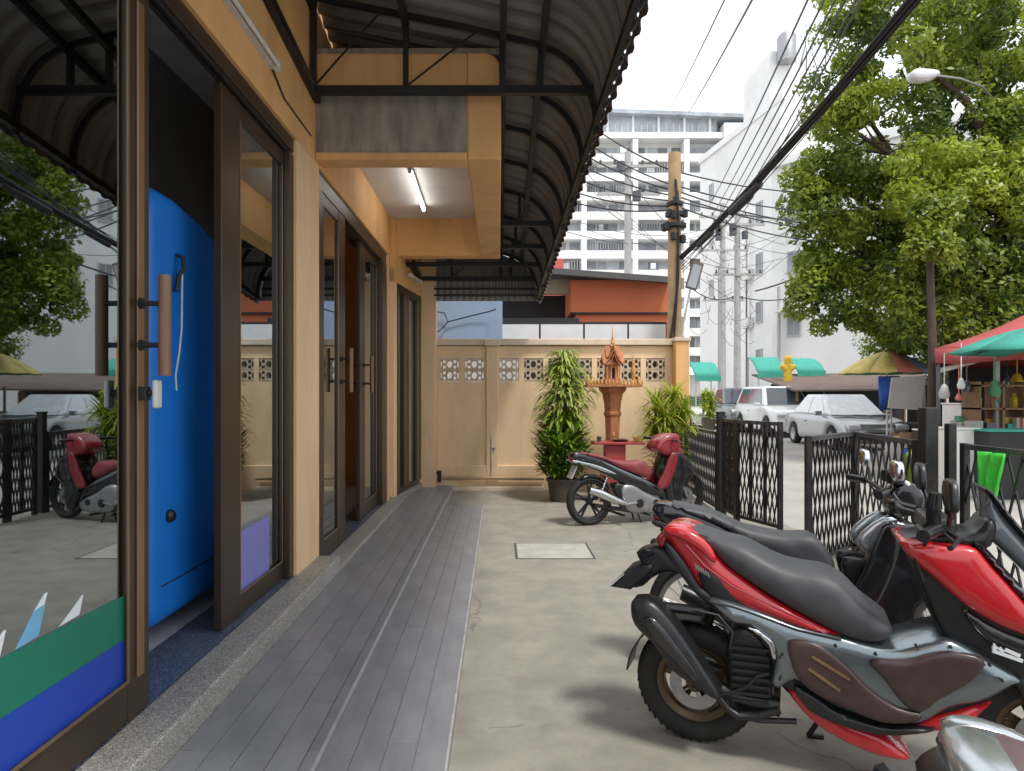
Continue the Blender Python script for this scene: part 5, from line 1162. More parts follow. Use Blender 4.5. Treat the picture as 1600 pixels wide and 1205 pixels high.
wme = MB().box(-.5,.5,0,.08,-.5,.5).mesh('window', M['win']); wml = MB().box(-.5,.5,0,.08,-.5,.5).mesh('window', M['winlt']); acm = MB().box(-.45,.45,-.35,0,-.3,.3).mesh('aircon_unit', M['ac'])
for fi, v in enumerate(floors[:-1]):
    if v > 590: break
    k = MB(); k.box(hx(UX0), hx(UX1)-.01, HD-.35, HD+1.8, hz(v+30.2+4.5), hz(v+30.2-8)); sl = k.build('balcony', M['slabw' if fi % 3 else 'grey_bldg'], tw)
    for bi, (a, b) in enumerate(bays):
        if bi == 0 and v < 480 and b < 880: continue
        n_ = 4 if bi < 3 else 3
        for j in range(n_):
            u = a + (b-a)*(j+.5)/n_ + random.uniform(-2,2); r_ = random.random()
            o = link('window', wme if r_ < .72 else wml, tw); ww = (b-a)/n_*hs*random.uniform(.7,.95)
            o.location = Vector((hx(u), HD+1.70, hz(v+13.5))) - tw.location; o.scale = (ww, 1, 15.5*hs)
        if random.random() < .8:
            o = link('aircon_unit', acm, tw); o.location = Vector((hx(random.uniform(a+8,b-8)), HD+.5, hz(v+26))) - tw.location; o.scale = (1.5,1.5,1.6)
        if random.random() < .45:
            u = random.uniform(a+10,b-14); k = MB(); k.box(hx(u),hx(u+random.uniform(6,14)),HD-.1,HD+.0,hz(v+20),hz(v+11)); k.build('hanging_wash', random.choice([M['winlt'],M['white_panel'],M['ac']]), tw)
        if (fi+bi) % 3 == 0:
            k = MB()
            for q in range(18): u = a + (b-a)*(q+.5)/18; k.box(hx(u)-.05,hx(u)+.05,HD-.30,HD-.2,hz(v+22),hz(v+8))
            k.build('balcony_grille', M['win'], tw)
for u in (828, 912, 992, 1072): k = MB(); k.box(hx(u-4), hx(u+4), HD-.5, HD+1.8, 0, hz(219)); k.build('column', M['slabw'], tw)
k = MB(); p, q = at(840,421,52), at(881,404,52); k.box(p.x, q.x, 52, 56, 0, q.z); tag(k.build('red_roof_house', M['redfar']), 'small red roofed block peeping between the awning and the high rise', 'building')

# ------------------------------------------------------------------ white buildings on the far side of the street
wbk = thing('white_building', 'tall white street building with small dark windows beyond the power poles', 'building', (16, 42, 0))
E0, E1 = Vector((hx(1094)/HD*46, 46, 0)), Vector((15.05, 36, 0))          # corner seen at 1094 to the corner nearer us
def wbox(name, m, p, q, depth, z0, z1, par=wbk):
    d = (q-p).normalized(); n_ = Vector((-d.y, d.x, 0)); n_ = n_ if n_.y > 0 else -n_
    k = MB(); b = [p, q, q+n_*depth, p+n_*depth]; k.hexa([(x.x,x.y,z0) for x in b], [(x.x,x.y,z1) for x in b]); return k.build(name, M[m], par)
wbox('wall', 'white_bldg', E0, E1, 9, 0, 17.2)
wbox('parapet', 'slabw', E0+Vector((-.15,-.15,0)), E1+Vector((.0,-.3,0)), .3, 17.201, 17.6)
wmw = MB().box(-.5,.5,0,.06,-.5,.5).mesh('window', M['win'])
def wall_win(p, q, u, v, w_px, h_px, par, frame=True, hood=False):
    t_ = (u-U0)/F; d = q-p; s_ = (t_*p.y - p.x)/(d.x - t_*d.y); c = p + d*s_; n_ = Vector((d.y,-d.x,0)).normalized(); n_ = n_ if n_.y < 0 else -n_
    z = HC-(v-V0)/F*c.y; w, h = w_px/F*c.y*1.4, h_px/F*c.y; rz = math.atan2(d.y, d.x)
    e = MB(); x0,x1,z0,z1 = -w/2-.06, w/2+.06, -h/2-.06, h/2+.06
    e.box(x0,x1,-.06,.0,z1-.06,z1); e.box(x0,x1,-.10,.0,z0,z0+.06); e.box(x0,x0+.06,-.06,.0,z0+.061,z1-.061); e.box(x1-.06,x1,-.06,.0,z0+.061,z1-.061); e.box(-.02,.02,-.05,.0,z0+.061,z1-.061)
    o = e.build('window', M['winframe'], par, local=True); o.location = Vector((c.x, c.y, z)) + n_*.01 - world_loc(par); o.rotation_euler = (0,0,rz)
    g_ = MB().box(x0+.061,x1-.061,-.04,-.02,z0+.061,z1-.061).build('pane', M['win'], o, local=True)
    if hood: MB().box(x0-.3,x1+.3,-.9,0,z1+.05,z1+.14).build('hood', M['slabw'], o, local=True)
for v in (332,412,488,562): wall_win(E0, E1, 1187, v, 11, 30, wbk)
for v in (300, 370, 450): wall_win(E0, E1, 1112, v, 8, 22, wbk)
for u, v in ((1172,345),(1172,430),(1128,410),(1172,505)):
    t_ = (u-U0)/F; d = E1-E0; s_ = (t_*E0.y - E0.x)/(d.x - t_*d.y); c = E0 + d*s_; z = HC-(v-V0)/F*c.y; o = MB().cbox((0,-.2,0), .9, .38, .6).build('aircon_unit', M['ac'], wbk, local=True, bevel=.03); o.location = Vector((c.x,c.y,z)) - world_loc(wbk); o.rotation_euler = (0,0,math.atan2(d.y,d.x))
    k = MB(); k.tube([(c.x-.25,c.y-.12,z-.3),(c.x-.25,c.y-.12,0)], .05, 6); k.build('drain_pipe', M['greypole'], wbk)
wc = thing('white_building', 'nearer white building half hidden behind the big tree', 'building', (17, 34, 0))
G0, G1 = Vector((hx(1206)/HD*35, 35, 0)), Vector((21.5, 27, 0))
wbox('wall', 'white_bldg', G0, G1, 10, 0, 13.2, wc); wbox('cornice', 'slabw', G0+Vector((-.2,-.3,0)), G1+Vector((.1,-.3,0)), .4, 13.21, 13.6, wc)
k = MB(); p, q = at(1203, 172, 37), at(1262, 80, 37); k.box(p.x, q.x, 37, 41, 13.7, q.z); k.build('roof_room', M['white_bldg'], wc)
p, q = at(1199, 116, 38), at(1226, 74, 38); k = MB(); k.lathe([(0,p.z),(.5,p.z),(.5,q.z-.2),(.35,q.z),(0,q.z)], 18, ((p.x+q.x)/2, 36.6, 0)); k.build('water_tank', M['alloy'], wc, smooth=40)
for v in (410, 508): wall_win(G0, G1, 1241, v, 13, 32, wc, hood=(v > 500))
for v in (330,): wall_win(G0, G1, 1241, v, 13, 32, wc)
for u in (1300, 1350): 
    for v in (330, 430): wall_win(G0, G1, u, v, 13, 32, wc)
k = MB(); p = at(1217, 560, 34.4); k.tube([(p.x, p.y, 0), (p.x, p.y, 7)], .09, 8); k.build('drain_pipe', M['greypole'], wc)

# ------------------------------------------------------------------ poles, lamps, wires
def util_pole(label, u, v_top, d, r0, r1, m, bottom=-.2, arms=(), stuff_n=0):
    t = thing('utility_pole', label, 'pole', (at(u,0,d).x, d, 0)); z = at(u, v_top, d).z; x = at(u, V0, d).x
    k = MB(); k.tube([(x,d,bottom),(x,d,z)], [r0, r1], 14); k.build('shaft', M[m], t, smooth=40)
    for v, w_ in arms:
        za = at(u, v, d).z; k = MB(); k.bar((x-w_,d-.15,za),(x+w_,d-.15,za), .09, .11); ar = k.build('crossarm', M['greypole' if m != 'pole' else 'steel'], t)
        for q in (-.9,-.45,.45,.9): k = MB(); k.lathe([(0,za+.06),(.05,za+.06),(.07,za+.12),(.03,za+.16),(.06,za+.20),(0,za+.26)], 8, (x+w_*q, d-.15, 0)); k.build('insulator', M['greycable'], ar)
    for i in range(stuff_n):
        za = z - .5 - random.random()*1.6; k = MB(); k.lathe([(0,za),(.16,za),(.16,za+.35),(0,za+.35)], 10, (x+random.choice((-.3,.3)), d-.2, 0)); k.build('junction_box', M['greycable'], t, smooth=40)
    return t, x, z
pt, px_, pz_ = util_pole('tan concrete utility pole wrapped in cables behind the gate pier', 1054, 240, 11.4, .125, .105, 'pole', -.2)
for zz, rr_ in ((4.55,.16),(4.35,.20),(4.72,.14)):
    k = MB(); k.lathe([(.10,zz-.05),(rr_,zz-.03),(rr_,zz+.03),(.10,zz+.05)], 12, (px_, 11.4, 0), close=True); k.build('cable_wrap', M['cable'], pt, smooth=40)
k = MB(); k.tube([(px_-.02,11.26,5.1),(px_+.03,11.25,4.4),(px_+.0,11.25,3.2),(px_-.08,11.24,2.6),(px_-.16,11.22,2.2),(px_-.19,11.2,1.6),(px_-.17,11.2,.6)], .022, 6); k.tube([(px_+.02,11.26,4.9),(px_+.03,11.255,3.5),(px_-.05,11.23,2.5),(px_-.13,11.2,2.0),(px_-.15,11.2,1.2)], .016, 6)
k.build('strapped_cable', M['cable'], pt)
for i in range(9):
    k = MB(); a = random.uniform(0,6.28); zz = random.uniform(4.1,4.8); k.lathe([(0,zz-.08),(.05,zz-.06),(.055,zz+.05),(0,zz+.08)], 8, (px_+.17*math.cos(a), 11.4+.17*math.sin(a), 0)); k.build('splice_box', M['cable'], pt, smooth=40)
pA = util_pole('grey concrete power pole rising behind the orange neighbour house', 981, 238, 26, .17, .12, 'greypole', 0, ((262,1.2),(305,1.2)), 2)
pB = util_pole('left one of the two grey power poles before the white building', 1129, 318, 36, .19, .13, 'greypole', 0, ((340,1.3),(392,1.3),(470,1.1)), 4)
pC = util_pole('right one of the two grey power poles before the white building', 1152, 330, 33, .19, .13, 'greypole', 0, ((352,1.3),(430,1.2)), 3)
sl = thing('lamp_post', 'square street lamp on a thin bent arm beside the tan utility pole', 'street lamp', (3.0, 11.3, 0))
k = MB(); k.tube([at(1063,556,11.0), at(1064,535,11.0), at(1068,505,11), at(1078,455,11), at(1081,446,11)], .016, 8); k.build('arm', M['greypole'], sl, smooth=50)
k = MB(); a, b = at(1079,452,11.0), at(1091,410,11.0); k.bar(a, b, .19, .06); k.build('lamp_head', M['stallbrown'], sl, bevel=.015)
k = MB(); a, b = at(1080,449,10.965), at(1090,414,10.965); k.bar(a, b, .14, .015); k.build('lamp_lens', M['winlt'], sl)
k = MB(); p = at(1063,556,11.0); k.tube([(p.x,11.0,0),(p.x,11.0,p.z+.1)], .03, 8); k.build('post', M['greypole'], sl)
s2 = thing('lamp_post', 'pale street lamp head on a long arm reaching out in front of the big tree', 'street lamp', (8.5, 12.0, 0))
D2 = 12.0
k = MB(); a, b = at(1420,117,D2), at(1462,119,D2)
k = pillow([(-.24,-.02),(-.16,-.10),(.05,-.10),(.22,-.05),(.26,.0),(.2,.06),(-.1,.085),(-.2,.06)], .08, .05, .08, .03, sm=3); c_ = (a+b)/2; k.v = [(c_.x+x, c_.y+y, c_.z-.0+z) for x,y,z in k.v]; k.build('lamp_head', M['white_panel'], s2, smooth=50)
k = pillow([(-.19,-.055),(-.1,-.115),(.06,-.115),(.10,-.075)], .06, .02, .03, .03, sm=2); k.v = [(c_.x+x, c_.y+y, c_.z+z) for x,y,z in k.v]; k.build('lamp_glass', M['headlamp'], s2, smooth=50)
k = MB(); k.tube([at(1462,118,D2), at(1500,123,D2+.7), at(1535,136,D2+1.8), at(1560,165,D2+3.2)], [.022,.022,.022,.03], 8); p = at(1560,165,D2+3.2); k.build('arm', M['alloy'], s2, smooth=50)
k = MB(); k.tube([(p.x,p.y,0),(p.x,p.y,p.z+.1)], [.10,.06], 10); k.build('post', M['bark'], s2, smooth=40)

ORD = ['leftmost', 'second from the left', 'third from the left', 'fourth from the left', 'fifth from the left', 'sixth from the left']
ORV = ['topmost', 'second from the top', 'third from the top', 'fourth from the top', 'fifth from the top', 'sixth from the top', 'lowest']
def sag_wire(name, label, pts, r, m='cable', sag=.15, group=None, cat='cable'):
    k = MB(); q = []
    for a, b in zip(pts[:-1], pts[1:]):
        for i in range(13):
            t = i/12; p = Vector(a).lerp(Vector(b), t); q.append((p.x, p.y, p.z - sag*4*t*(1-t)))
    cl_ = [q[0]] + [y for x, y in zip(q[:-1], q[1:]) if (Vector(y)-Vector(x)).length > 1e-4]
    k.tube(cl_, r, 5); o = k.build(name, M[m], smooth=60); return tag(o, label, cat, group)
top = Vector((px_, 11.3, 4.0))
bund = thing('cable_bundle', 'thick black bundle of cables running overhead from the tan pole towards the viewer', 'cable bundle', (3, 8, 4))
for i in range(8):
    a = R(45*i); rr_ = .03; k = MB(); q = []
    for j in range(25):
        t = j/24; b0 = at(1062,404,11.4); b1 = at(1425,4,5.6); b2 = Vector((3.6, -2, 6.1)); 
        p = b0.lerp(b1, t*2) if t <= .5 else b1.lerp(b2, t*2-1)
        if t <= .5: p.z -= .10*4*(t*2)*(1-t*2)
        w_ = .026 + .028*(t**1.0); q.append((p.x + w_*math.cos(a+t*3), p.y, p.z + w_*math.sin(a+t*3)))
    k.tube(q, random.uniform(.010,.018), 5); k.build('strand', M['cable'], bund, smooth=60)
for t, s_ in ((.20,.04),(.42,.062),(.47,.045)):
    p = at(1062,404,11.4).lerp(at(1425,4,5.6), t); p.z -= .10*4*t*(1-t)
    k = MB(); k.tube([p+Vector((-.03,.25,-.11)), p+Vector((.03,-.25,-.02))], s_, 8); k.build('splice_case', M['cable'], bund, smooth=40)
grp = 'thin parallel wires fanning overhead above the street'
for i, (ut, ub, vb) in enumerate(((1262,1108,322),(1288,1112,338),(1305,1118,346),(1320,1124,352),(1338,1132,356),(1346,1140,366))):
    sag_wire('power_line', 'thin dark wire, ' + ORD[i] + ' in the fan of wires over the street', [at(ub, vb, 34), at(ut, 0, 9.0), Vector((at(ut,0,9).x*.92, -2, at(ut,0,9).z*1.12))], .016, 'greycable', .12, grp)
sag_wire('power_line', 'lone thin wire, left one of the two crossing the open white sky', [at(1046,172,60), at(1132,0,16)], .022, 'greycable', .1)
sag_wire('power_line', 'lone dark wire, right one of the two crossing the open white sky', [at(1076,176,60), at(1175,0,16)], .032, 'greycable', .1)
grp = 'cables slung from the awning side across to the tan pole'
for i, (v0, v1, v2, vb) in enumerate(((182,262,287,300),(215,284,320,330),(240,292,345,352),(262,300,352,352),(288,308,330,372),(312,316,372,420),(330,322,350,350))):
    sag_wire('slung_cable', 'dark cable slung from the awning to the tan pole, ' + ORV[i] + ' there', [at(880, v0-18, 12.5), at(1052, v1+6, 11.45)], .013, 'cable', .10, grp)
    if i < 6: sag_wire('slung_cable', 'dark cable slung from the tan pole into the tree, ' + ORV[i] + ' there', [at(1056, v1+6, 11.45), at(1360, v2+vb*0+4, 18)], .015, 'greycable', .25, 'cables slung from the tan pole across the street')
sag_wire('service_cable', 'dark cable rising from the white building windows to the tree trunk', [at(1180,455,30), at(1330,395,20), at(1600,316,14)], .035, 'cable', .12)
sag_wire('service_cable', 'grey cable hanging low between the two grey poles and the white building', [at(1070,440,34), at(1150,462,33), at(1300,440,30)], .03, 'greycable', .5)
k = MB()
for i in range(40):
    a = at(random.uniform(1100,1175), random.uniform(350,520), 32.6); b = a + Vector((random.uniform(-1.6,1.6), random.uniform(-.5,.5), random.uniform(-.8,.8))); sg = random.uniform(.15,.6); k.tube([a.lerp(b,t/10) - Vector((0,0,sg*4*t/10*(1-t/10))) for t in range(11)], .010, 4)
o = k.build('cable_tangle', M['greycable']); o['kind'] = 'stuff'; tag(o, 'messy tangle of loose grey cables round the two power poles', 'cables')
grp = 'loose wires strung between the power poles and the buildings'
for i in range(14):
    lf_ = i % 2; a = at(random.choice((1129,1152)), random.uniform(330,480), 33); b = at(random.uniform(870,960) if lf_ else random.uniform(1230,1420), random.uniform(240,420), random.uniform(22,40))
    sag_wire('loose_wire', ('thin grey wire strung from the grey power poles towards the high rise' if lf_ else 'thin grey wire strung from the grey power poles towards the big tree'), [a, b], .014, 'greycable', random.uniform(.2,.7), grp)
grp = 'slack lines hung beside the thick cable bundle'
for i in range(7):
    o1 = random.uniform(-45,25); sag_wire('slack_line', 'slack line beside the thick cable bundle, ' + (ORD+['rightmost'])[i] + ' at its upper end', [at(1066, 396+i*5, 11.5), at(1425+o1, 0, 6.5+i*.2), Vector((3.7+i*.05, -2, 6.2))], .007, 'cable', random.uniform(.05,.16), grp)
# bare twigs high on the roof line
k = MB()
for i in range(7):
    u = 1245 + 14*i + random.uniform(-6,6); p = at(u, 110, 30); q = at(u + random.uniform(-14,14), random.uniform(5,60), 30); k.tube([p, p.lerp(q,.5)+Vector((random.uniform(-.2,.2),0,0)), q], [.03,.02,.008], 4)
    for j in range(3): a = p.lerp(q, random.uniform(.4,.95)); k.tube([a, a+Vector((random.uniform(-.6,.6),0,random.uniform(.0,.5)))], [.012,.006], 4)
at_ = thing('antenna', 'spindly grey aerials standing on the roof of the nearer white building', 'antenna', at(1280,110,30)); k.build('mast', M['greycable'], at_)

# ------------------------------------------------------------------ the big banyan
tree = thing('banyan_tree', 'huge leafy banyan tree with hanging aerial roots overhanging the street stalls', 'tree', (11.8, 15.5, 0))
lobes = [(1380,40,105,14),(1500,30,120,15),(1620,60,150,16),(1315,125,60,15),(1300,185,48,14.5),(1345,235,85,15),(1440,190,120,15.5),(1560,200,130,15.5),(1700,200,170,16.5),(1282,275,50,15),(1265,335,40,15),(1330,330,70,15.5),(1420,310,95,16),(1520,330,90,15),(1620,330,110,15),(1275,430,30,15.5),(1262,462,32,15.5),(1305,400,58,16),(1350,450,72,16),(1310,475,48,15.5),(1420,430,85,17),(1390,505,58,16.5),(1440,500,60,17),(1500,440,70,17),(1560,480,85,18),(1650,450,110,18),(1760,380,150,18),(1540,545,60,18.5),(1480,545,50,18),(1400,545,40,17),(1800,120,200,18),(1700,-60,200,17),(1500,-90,150,16),(1400,-60,110,15)]
lv, lf, lt = [], [], []
rng = np.random.default_rng(5)
V_all, T_all = [], []
def add_clump(c, rad, n, tint, flat=.7, size=.13, up=.5):
    d = rng.normal(size=(n,3)); d /= np.linalg.norm(d, axis=1)[:,None]; d[:,2] *= flat
    r_ = rad*rng.uniform(.35,1,n)**.5; p = np.array(c) + d*r_[:,None]
    nrm = d + rng.normal(scale=.55, size=(n,3)) + np.array([0,0,up]); nrm /= np.linalg.norm(nrm, axis=1)[:,None]
    t1 = np.cross(nrm, rng.normal(size=(n,3))); t1 /= np.linalg.norm(t1, axis=1)[:,None]; t2 = np.cross(nrm, t1)
    s_ = size*rng.uniform(.6,1.25,n)[:,None]; q = np.stack([p - t1*s_*.75, p + t2*s_*.36 - nrm*s_*.06, p + t1*s_*.75 - nrm*s_*.22, p - t2*s_*.36 - nrm*s_*.06], 1)
    V_all.append(q.reshape(-1,3)); T_all.append(np.repeat(np.clip(tint + rng.normal(scale=.13, size=n), 0, 1), 4))
for (u, v, rp_, d) in lobes:
    c = at(u, v, d); Rm = rp_/F*d; nc = int(max(9, 19*(Rm/1.2)**1.7))
    for i in range(min(nc, 110)):
        o3 = rng.normal(size=3); o3 /= np.linalg.norm(o3); rr_ = Rm*rng.uniform(.45,1.0)**.6
        cc = (c.x + o3[0]*rr_, d + abs(o3[1])*rr_*(-.7 if rng.random() < .75 else .8), c.z + o3[2]*rr_*.92)
        add_clump(cc, rng.uniform(.28,.55), int(rng.uniform(130,250)), float(np.clip(rng.normal(.47,.23),0,1)), size=rng.uniform(.065,.125))
for (u, v, d) in [(1285,185,14.0),(1297,172,14),(1312,160,14),(1330,150,14),(1350,143,14.1),(1372,140,14.1),(1395,135,14.2)]:  # bright branch: its sunlit look is put into the leaf tint
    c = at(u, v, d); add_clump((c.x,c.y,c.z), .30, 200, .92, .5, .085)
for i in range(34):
    u, v = rng.uniform(1400,1620), rng.uniform(225,330); c = at(u, v, 14.0 + rng.uniform(-.3,.6)); add_clump((c.x,c.y,c.z), .36, 150, float(rng.uniform(.65,.95)), .7, .095)  # highlights of the crown painted as brighter leaf tint
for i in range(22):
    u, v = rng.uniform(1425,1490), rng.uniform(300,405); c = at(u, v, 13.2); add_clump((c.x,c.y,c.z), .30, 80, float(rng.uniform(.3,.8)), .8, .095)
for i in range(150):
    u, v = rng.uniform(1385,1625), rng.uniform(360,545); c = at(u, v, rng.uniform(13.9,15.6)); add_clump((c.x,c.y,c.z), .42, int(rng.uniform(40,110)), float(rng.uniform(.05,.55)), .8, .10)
VV = np.concatenate(V_all); TT = np.concatenate(T_all); nq = len(VV)//4
me = bpy.data.meshes.new('crown'); me.vertices.add(len(VV)); me.vertices.foreach_set('co', VV.astype(np.float32).ravel()); me.loops.add(len(VV)); me.loops.foreach_set('vertex_index', np.arange(len(VV), dtype=np.int32))
me.polygons.add(nq); me.polygons.foreach_set('loop_start', np.arange(0, len(VV), 4, dtype=np.int32)); me.update(calc_edges=True); me.validate()
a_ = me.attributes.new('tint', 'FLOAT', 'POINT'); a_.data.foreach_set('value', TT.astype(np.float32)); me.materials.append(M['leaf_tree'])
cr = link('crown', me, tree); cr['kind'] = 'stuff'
print('tree leaves', nq)
tb0 = Vector((at(1585,V0,15.8).x, 15.8, 0))
k = MB()
for i in range(9):
    a = i/9*6.28; k.tube([tb0+Vector((.55*math.cos(a),.45*math.sin(a),-.1)), tb0+Vector((.32*math.cos(a+.3),.3*math.sin(a+.3),1.5)), tb0+Vector((.30*math.cos(a+.7),.26*math.sin(a+.7),3.6)), tb0+Vector((.5*math.cos(a+1),.4*math.sin(a+1),5.4))], [.26,.20,.19,.15], 8)
k.build('trunk', M['bark'], tree, smooth=60)
k = MB()
for (u, v, rp_, d) in lobes[:26]:
    e = at(u, v, d); s_ = tb0 + Vector((random.uniform(-.3,.3), random.uniform(-.3,.2), random.uniform(3.2,5.6))); m_ = s_.lerp(e,.5) + Vector((random.uniform(-.4,.4), random.uniform(-.4,.4), random.uniform(.0,.7)))
    k.tube([s_, s_.lerp(m_,.6)+Vector((0,0,.15)), m_, m_.lerp(e,.6), e], [.15,.11,.08,.05,.02], 7)
    for j in range(4):
        b0 = m_.lerp(e, random.random()); k.tube([b0, b0 + Vector((random.uniform(-1,1),random.uniform(-1,.5),random.uniform(-.6,.9)))], [.03,.008], 5)
k.build('limb', M['bark'], tree, smooth=60)
k = MB()
for i in range(80):
    u = random.triangular(1430,1660,1580); d = random.uniform(14.6,16.6); z1 = at(0, random.uniform(270,400), d).z; z0 = max(.2, z1 - random.uniform(1.0,4.6)); x = at(u,0,d).x
    k.tube([(x,d,z1),(x+random.uniform(-.06,.06),d,(z0+z1)/2),(x+random.uniform(-.08,.08),d,z0)], [random.uniform(.012,.03),.014,.008], 4)
k.build('aerial_root', M['bark'], tree)
pw = thing('wooden_post', 'slim dark brown post standing between the rainbow umbrella and the red tent', 'post', (at(1455,0,13.6).x, 13.6, 0))
k = MB(); x = at(1455,0,13.6).x; k.tube([(x,13.6,-.1),(x+.03,13.6,2.2),(x-.02,13.62,4.3),(x+.08,13.8,5.2)], [.10,.085,.07,.05], 10); k.build('shaft', M['bark'], pw, smooth=60)

# ------------------------------------------------------------------ cars
def car(name, label, loc, rz, paint, L_=4.4, Wd=1.74, Hh=1.45, suv=False, cover=False, cat='car', group='cars parked along the far side of the street', bed=False):
    t = thing(name, label, cat, loc, rz, group); hw = Wd/2; f = L_/2; wb = L_*.30; wr = .31 if not suv else .36; bz = .22
    bl = .92 if not suv else 1.08
    def arch(cx): return [(cx + (wr+.05)*math.cos(R(a)), wr + (wr+.05)*math.sin(R(a))) for a in range(180, -1, -20)]
    out = [(-f+.10,bz+.05)] + [p for p in arch(-wb)] + [(-wb+wr+.12,bz)] + [(wb-wr-.12,bz)] + arch(wb) + [(f-.12,bz),(f-.02,bz+.25),(f-.06,bl-.22),(f-.30,bl-.12),(f-1.15,bl),(-f+.55,bl+.02),(-f+.08,bl-.02),(-f,bl-.30)]
    out = [(x, max(z, bz-.02)) for x, z in out]
    k = pillow(out, hw-.06, .06, .16, .09, wf=lambda x, z: (hw-.06)*(1 - .10*max(0,(abs(x)-f*.62)/(f*.38))**2)); k.build('body', M[paint], t, smooth=45, local=True)
    b0, b1, r0, r1 = (-f+.55, f-1.15, -f+1.25, f-1.95) if not suv else (-f+.15, f-1.2, -f+.45, f-1.85)
    if bed: b0, b1, r0, r1 = (-.35, f-1.2, -.2, f-1.9)
    k = MB(); w0, w1 = hw-.10, hw-.30
    k.hexa([(b0,-w0,bl),(b1,-w0,bl),(b1,w0,bl),(b0,w0,bl)], [(r0,-w1,Hh),(r1,-w1,Hh),(r1,w1,Hh),(r0,w1,Hh)]); cb = k.build('cabin', M['sunshade' if cover else paint], t, local=True, bevel=.07)
    def quad(name, m, pts, n_, th=.012):
        n_ = Vector(n_).normalized(); k = MB(); q = [Vector(p) for p in pts]; k.hexa([p + n_*.004 for p in q], [p + n_*(.004+th) for p in q]); return k.build(name, M[m], t, local=True)
    def lerp4(A_, B_, C_, D_, s0, s1, t0, t1):
        A_, B_, C_, D_ = map(Vector, (A_, B_, C_, D_)); g_ = lambda s_, q: A_.lerp(B_, s_).lerp(D_.lerp(C_, s_), q); return [g_(s0,t0), g_(s1,t0), g_(s1,t1), g_(s0,t1)]
    wsn = (Hh-bl, 0, b1-r1)
    quad('windscreen', 'sunshade' if cover else 'car_glass', lerp4((b1,-w0,bl),(b1,w0,bl),(r1,w1,Hh),(r1,-w1,Hh), .06,.94,.06,.90), wsn)
    quad('rear_window', 'car_glass', lerp4((b0,w0,bl),(b0,-w0,bl),(r0,-w1,Hh),(r0,w1,Hh), .08,.92,.12,.88), (-(Hh-bl), 0, r0-b0 if r0 > b0 else .2))
    for s_ in (-1,1):
        A_, B_, C_, D_ = (b0,s_*w0,bl),(b1,s_*w0,bl),(r1,s_*w1,Hh),(r0,s_*w1,Hh)
        for s0, s1 in ((.10,.47),(.50,.90)): quad('side_window', 'sunshade' if cover else 'car_glass', lerp4(A_, B_, C_, D_, s0, s1, .08, .86), (0, s_, .38))
        k = MB(); k.cbox((b1-.30, s_*(hw+.07), bl+.06), .12, .20, .13); k.build('wing_mirror', M[paint], t, local=True, bevel=.03)
        k = MB(); k.box(-.35,-.22,s_*(hw+.002),s_*(hw+.015),bl-.20,bl-.17) if s_ > 0 else k.box(-.35,-.22,-hw-.015,-hw-.002,bl-.20,bl-.17); k.build('door_handle', M['black_pl'], t, local=True)
        k = pillow([(f-.30,bl-.30),(f-.06,bl-.36),(f+.015,bl-.30),(f-.05,bl-.20),(f-.32,bl-.17)], .14, .02, .04, .05, sm=2, yc=s_*(hw-.27)); k.build('headlight', M['headlamp'], t, smooth=50, local=True)
        k = MB(); k.cbox((-f-.005, s_*(hw-.25), bl-.18), .05, .30, .16); k.build('tail_light', M['lens'], t, local=True, bevel=.02)
        for cx in (-wb, wb):
            k = MB(); k.lathe([(.20,-.10),(wr-.03,-.10),(wr,-.06),(wr,.06),(wr-.03,.10),(.20,.10)], 26, (cx, s_*(hw-.11), wr), 'Y', close=True); wh = k.build('wheel', M['tyre'], t, smooth=45, local=True)
            k = MB(); k.lathe([(0,s_*.06),(.05,s_*.07),(.19,s_*.085),(.21,s_*.095),(.21,-s_*.05),(0,-s_*.05)], 22, (cx, s_*(hw-.11), wr), 'Y'); 
            k.build('rim', M['alloy'], wh, smooth=35, local=True)
    k = MB(); k.box(f-.04, f+.012, -.50, .50, bz+.12, bz+.30); k.build('grille', M['black_pl'], t, local=True, bevel=.02)
    k = MB(); k.box(f+.013, f+.022, -.22, .22, bz+.16, bz+.27); k.build('number_plate', M['plate'], t, local=True)
    if cover:
        k = MB(); rows = []
        for i in range(9):
            q = i/8; rows.append([(b1+.02 + .25*q, (j/8-.5)*2*w0*.94, bl+.055 - .02*q + .012*math.sin(j*1.9+i)) for j in range(9)])
        k.grid(rows); o = k.build('screen_cover', M['sunshade'], t, smooth=60, local=True); so = o.modifiers.new('t','SOLIDIFY'); so.thickness=.01
    if bed:
        k = MB(); k.box(-f+.1, -.42, -hw+.12, hw-.12, bl+.02, bl+.04); k.build('load_bed', M['black_pl'], t, local=True)
    return t
car('parked_car', 'silver grey sedan with silver cover over its windscreen, nearest of the parked cars', (at(1316,0,19.0).x+.15, 19.4, -.008), R(-93), 'car_silver', cover=True, Hh=1.50)
car('parked_car', 'white sport utility car parked directly behind the covered silver sedan', (at(1216,0,25.0).x, 25.2, -.008), R(-92), 'car_white', 4.7, 1.85, 1.80, suv=True)
car('parked_pickup', 'grey green pickup truck parked beyond the white utility car', (at(1152,0,29).x, 29.5, -.008), R(-92), 'car_dark', 5.0, 1.85, 1.78, suv=True, cat='pickup', bed=True)
car('parked_car', 'small dark and white car far down the street beside the gate pier', (at(1090,0,31).x, 31, -.008), R(-88), 'car_white', 4.2, 1.7, 1.45)
car('parked_car', 'dark car standing between the far white car and the pickup', (at(1112,0,37).x, 37, -.008), R(-85), 'car_dark', 4.2, 1.7, 1.45)
V, Fc, T = [], [], []
c_ = at(1107, 640, 27); fb_ = thing('street_plant', 'small yellow green street plant far down the road beside the pickup', 'plant', (c_.x, 27, 0))
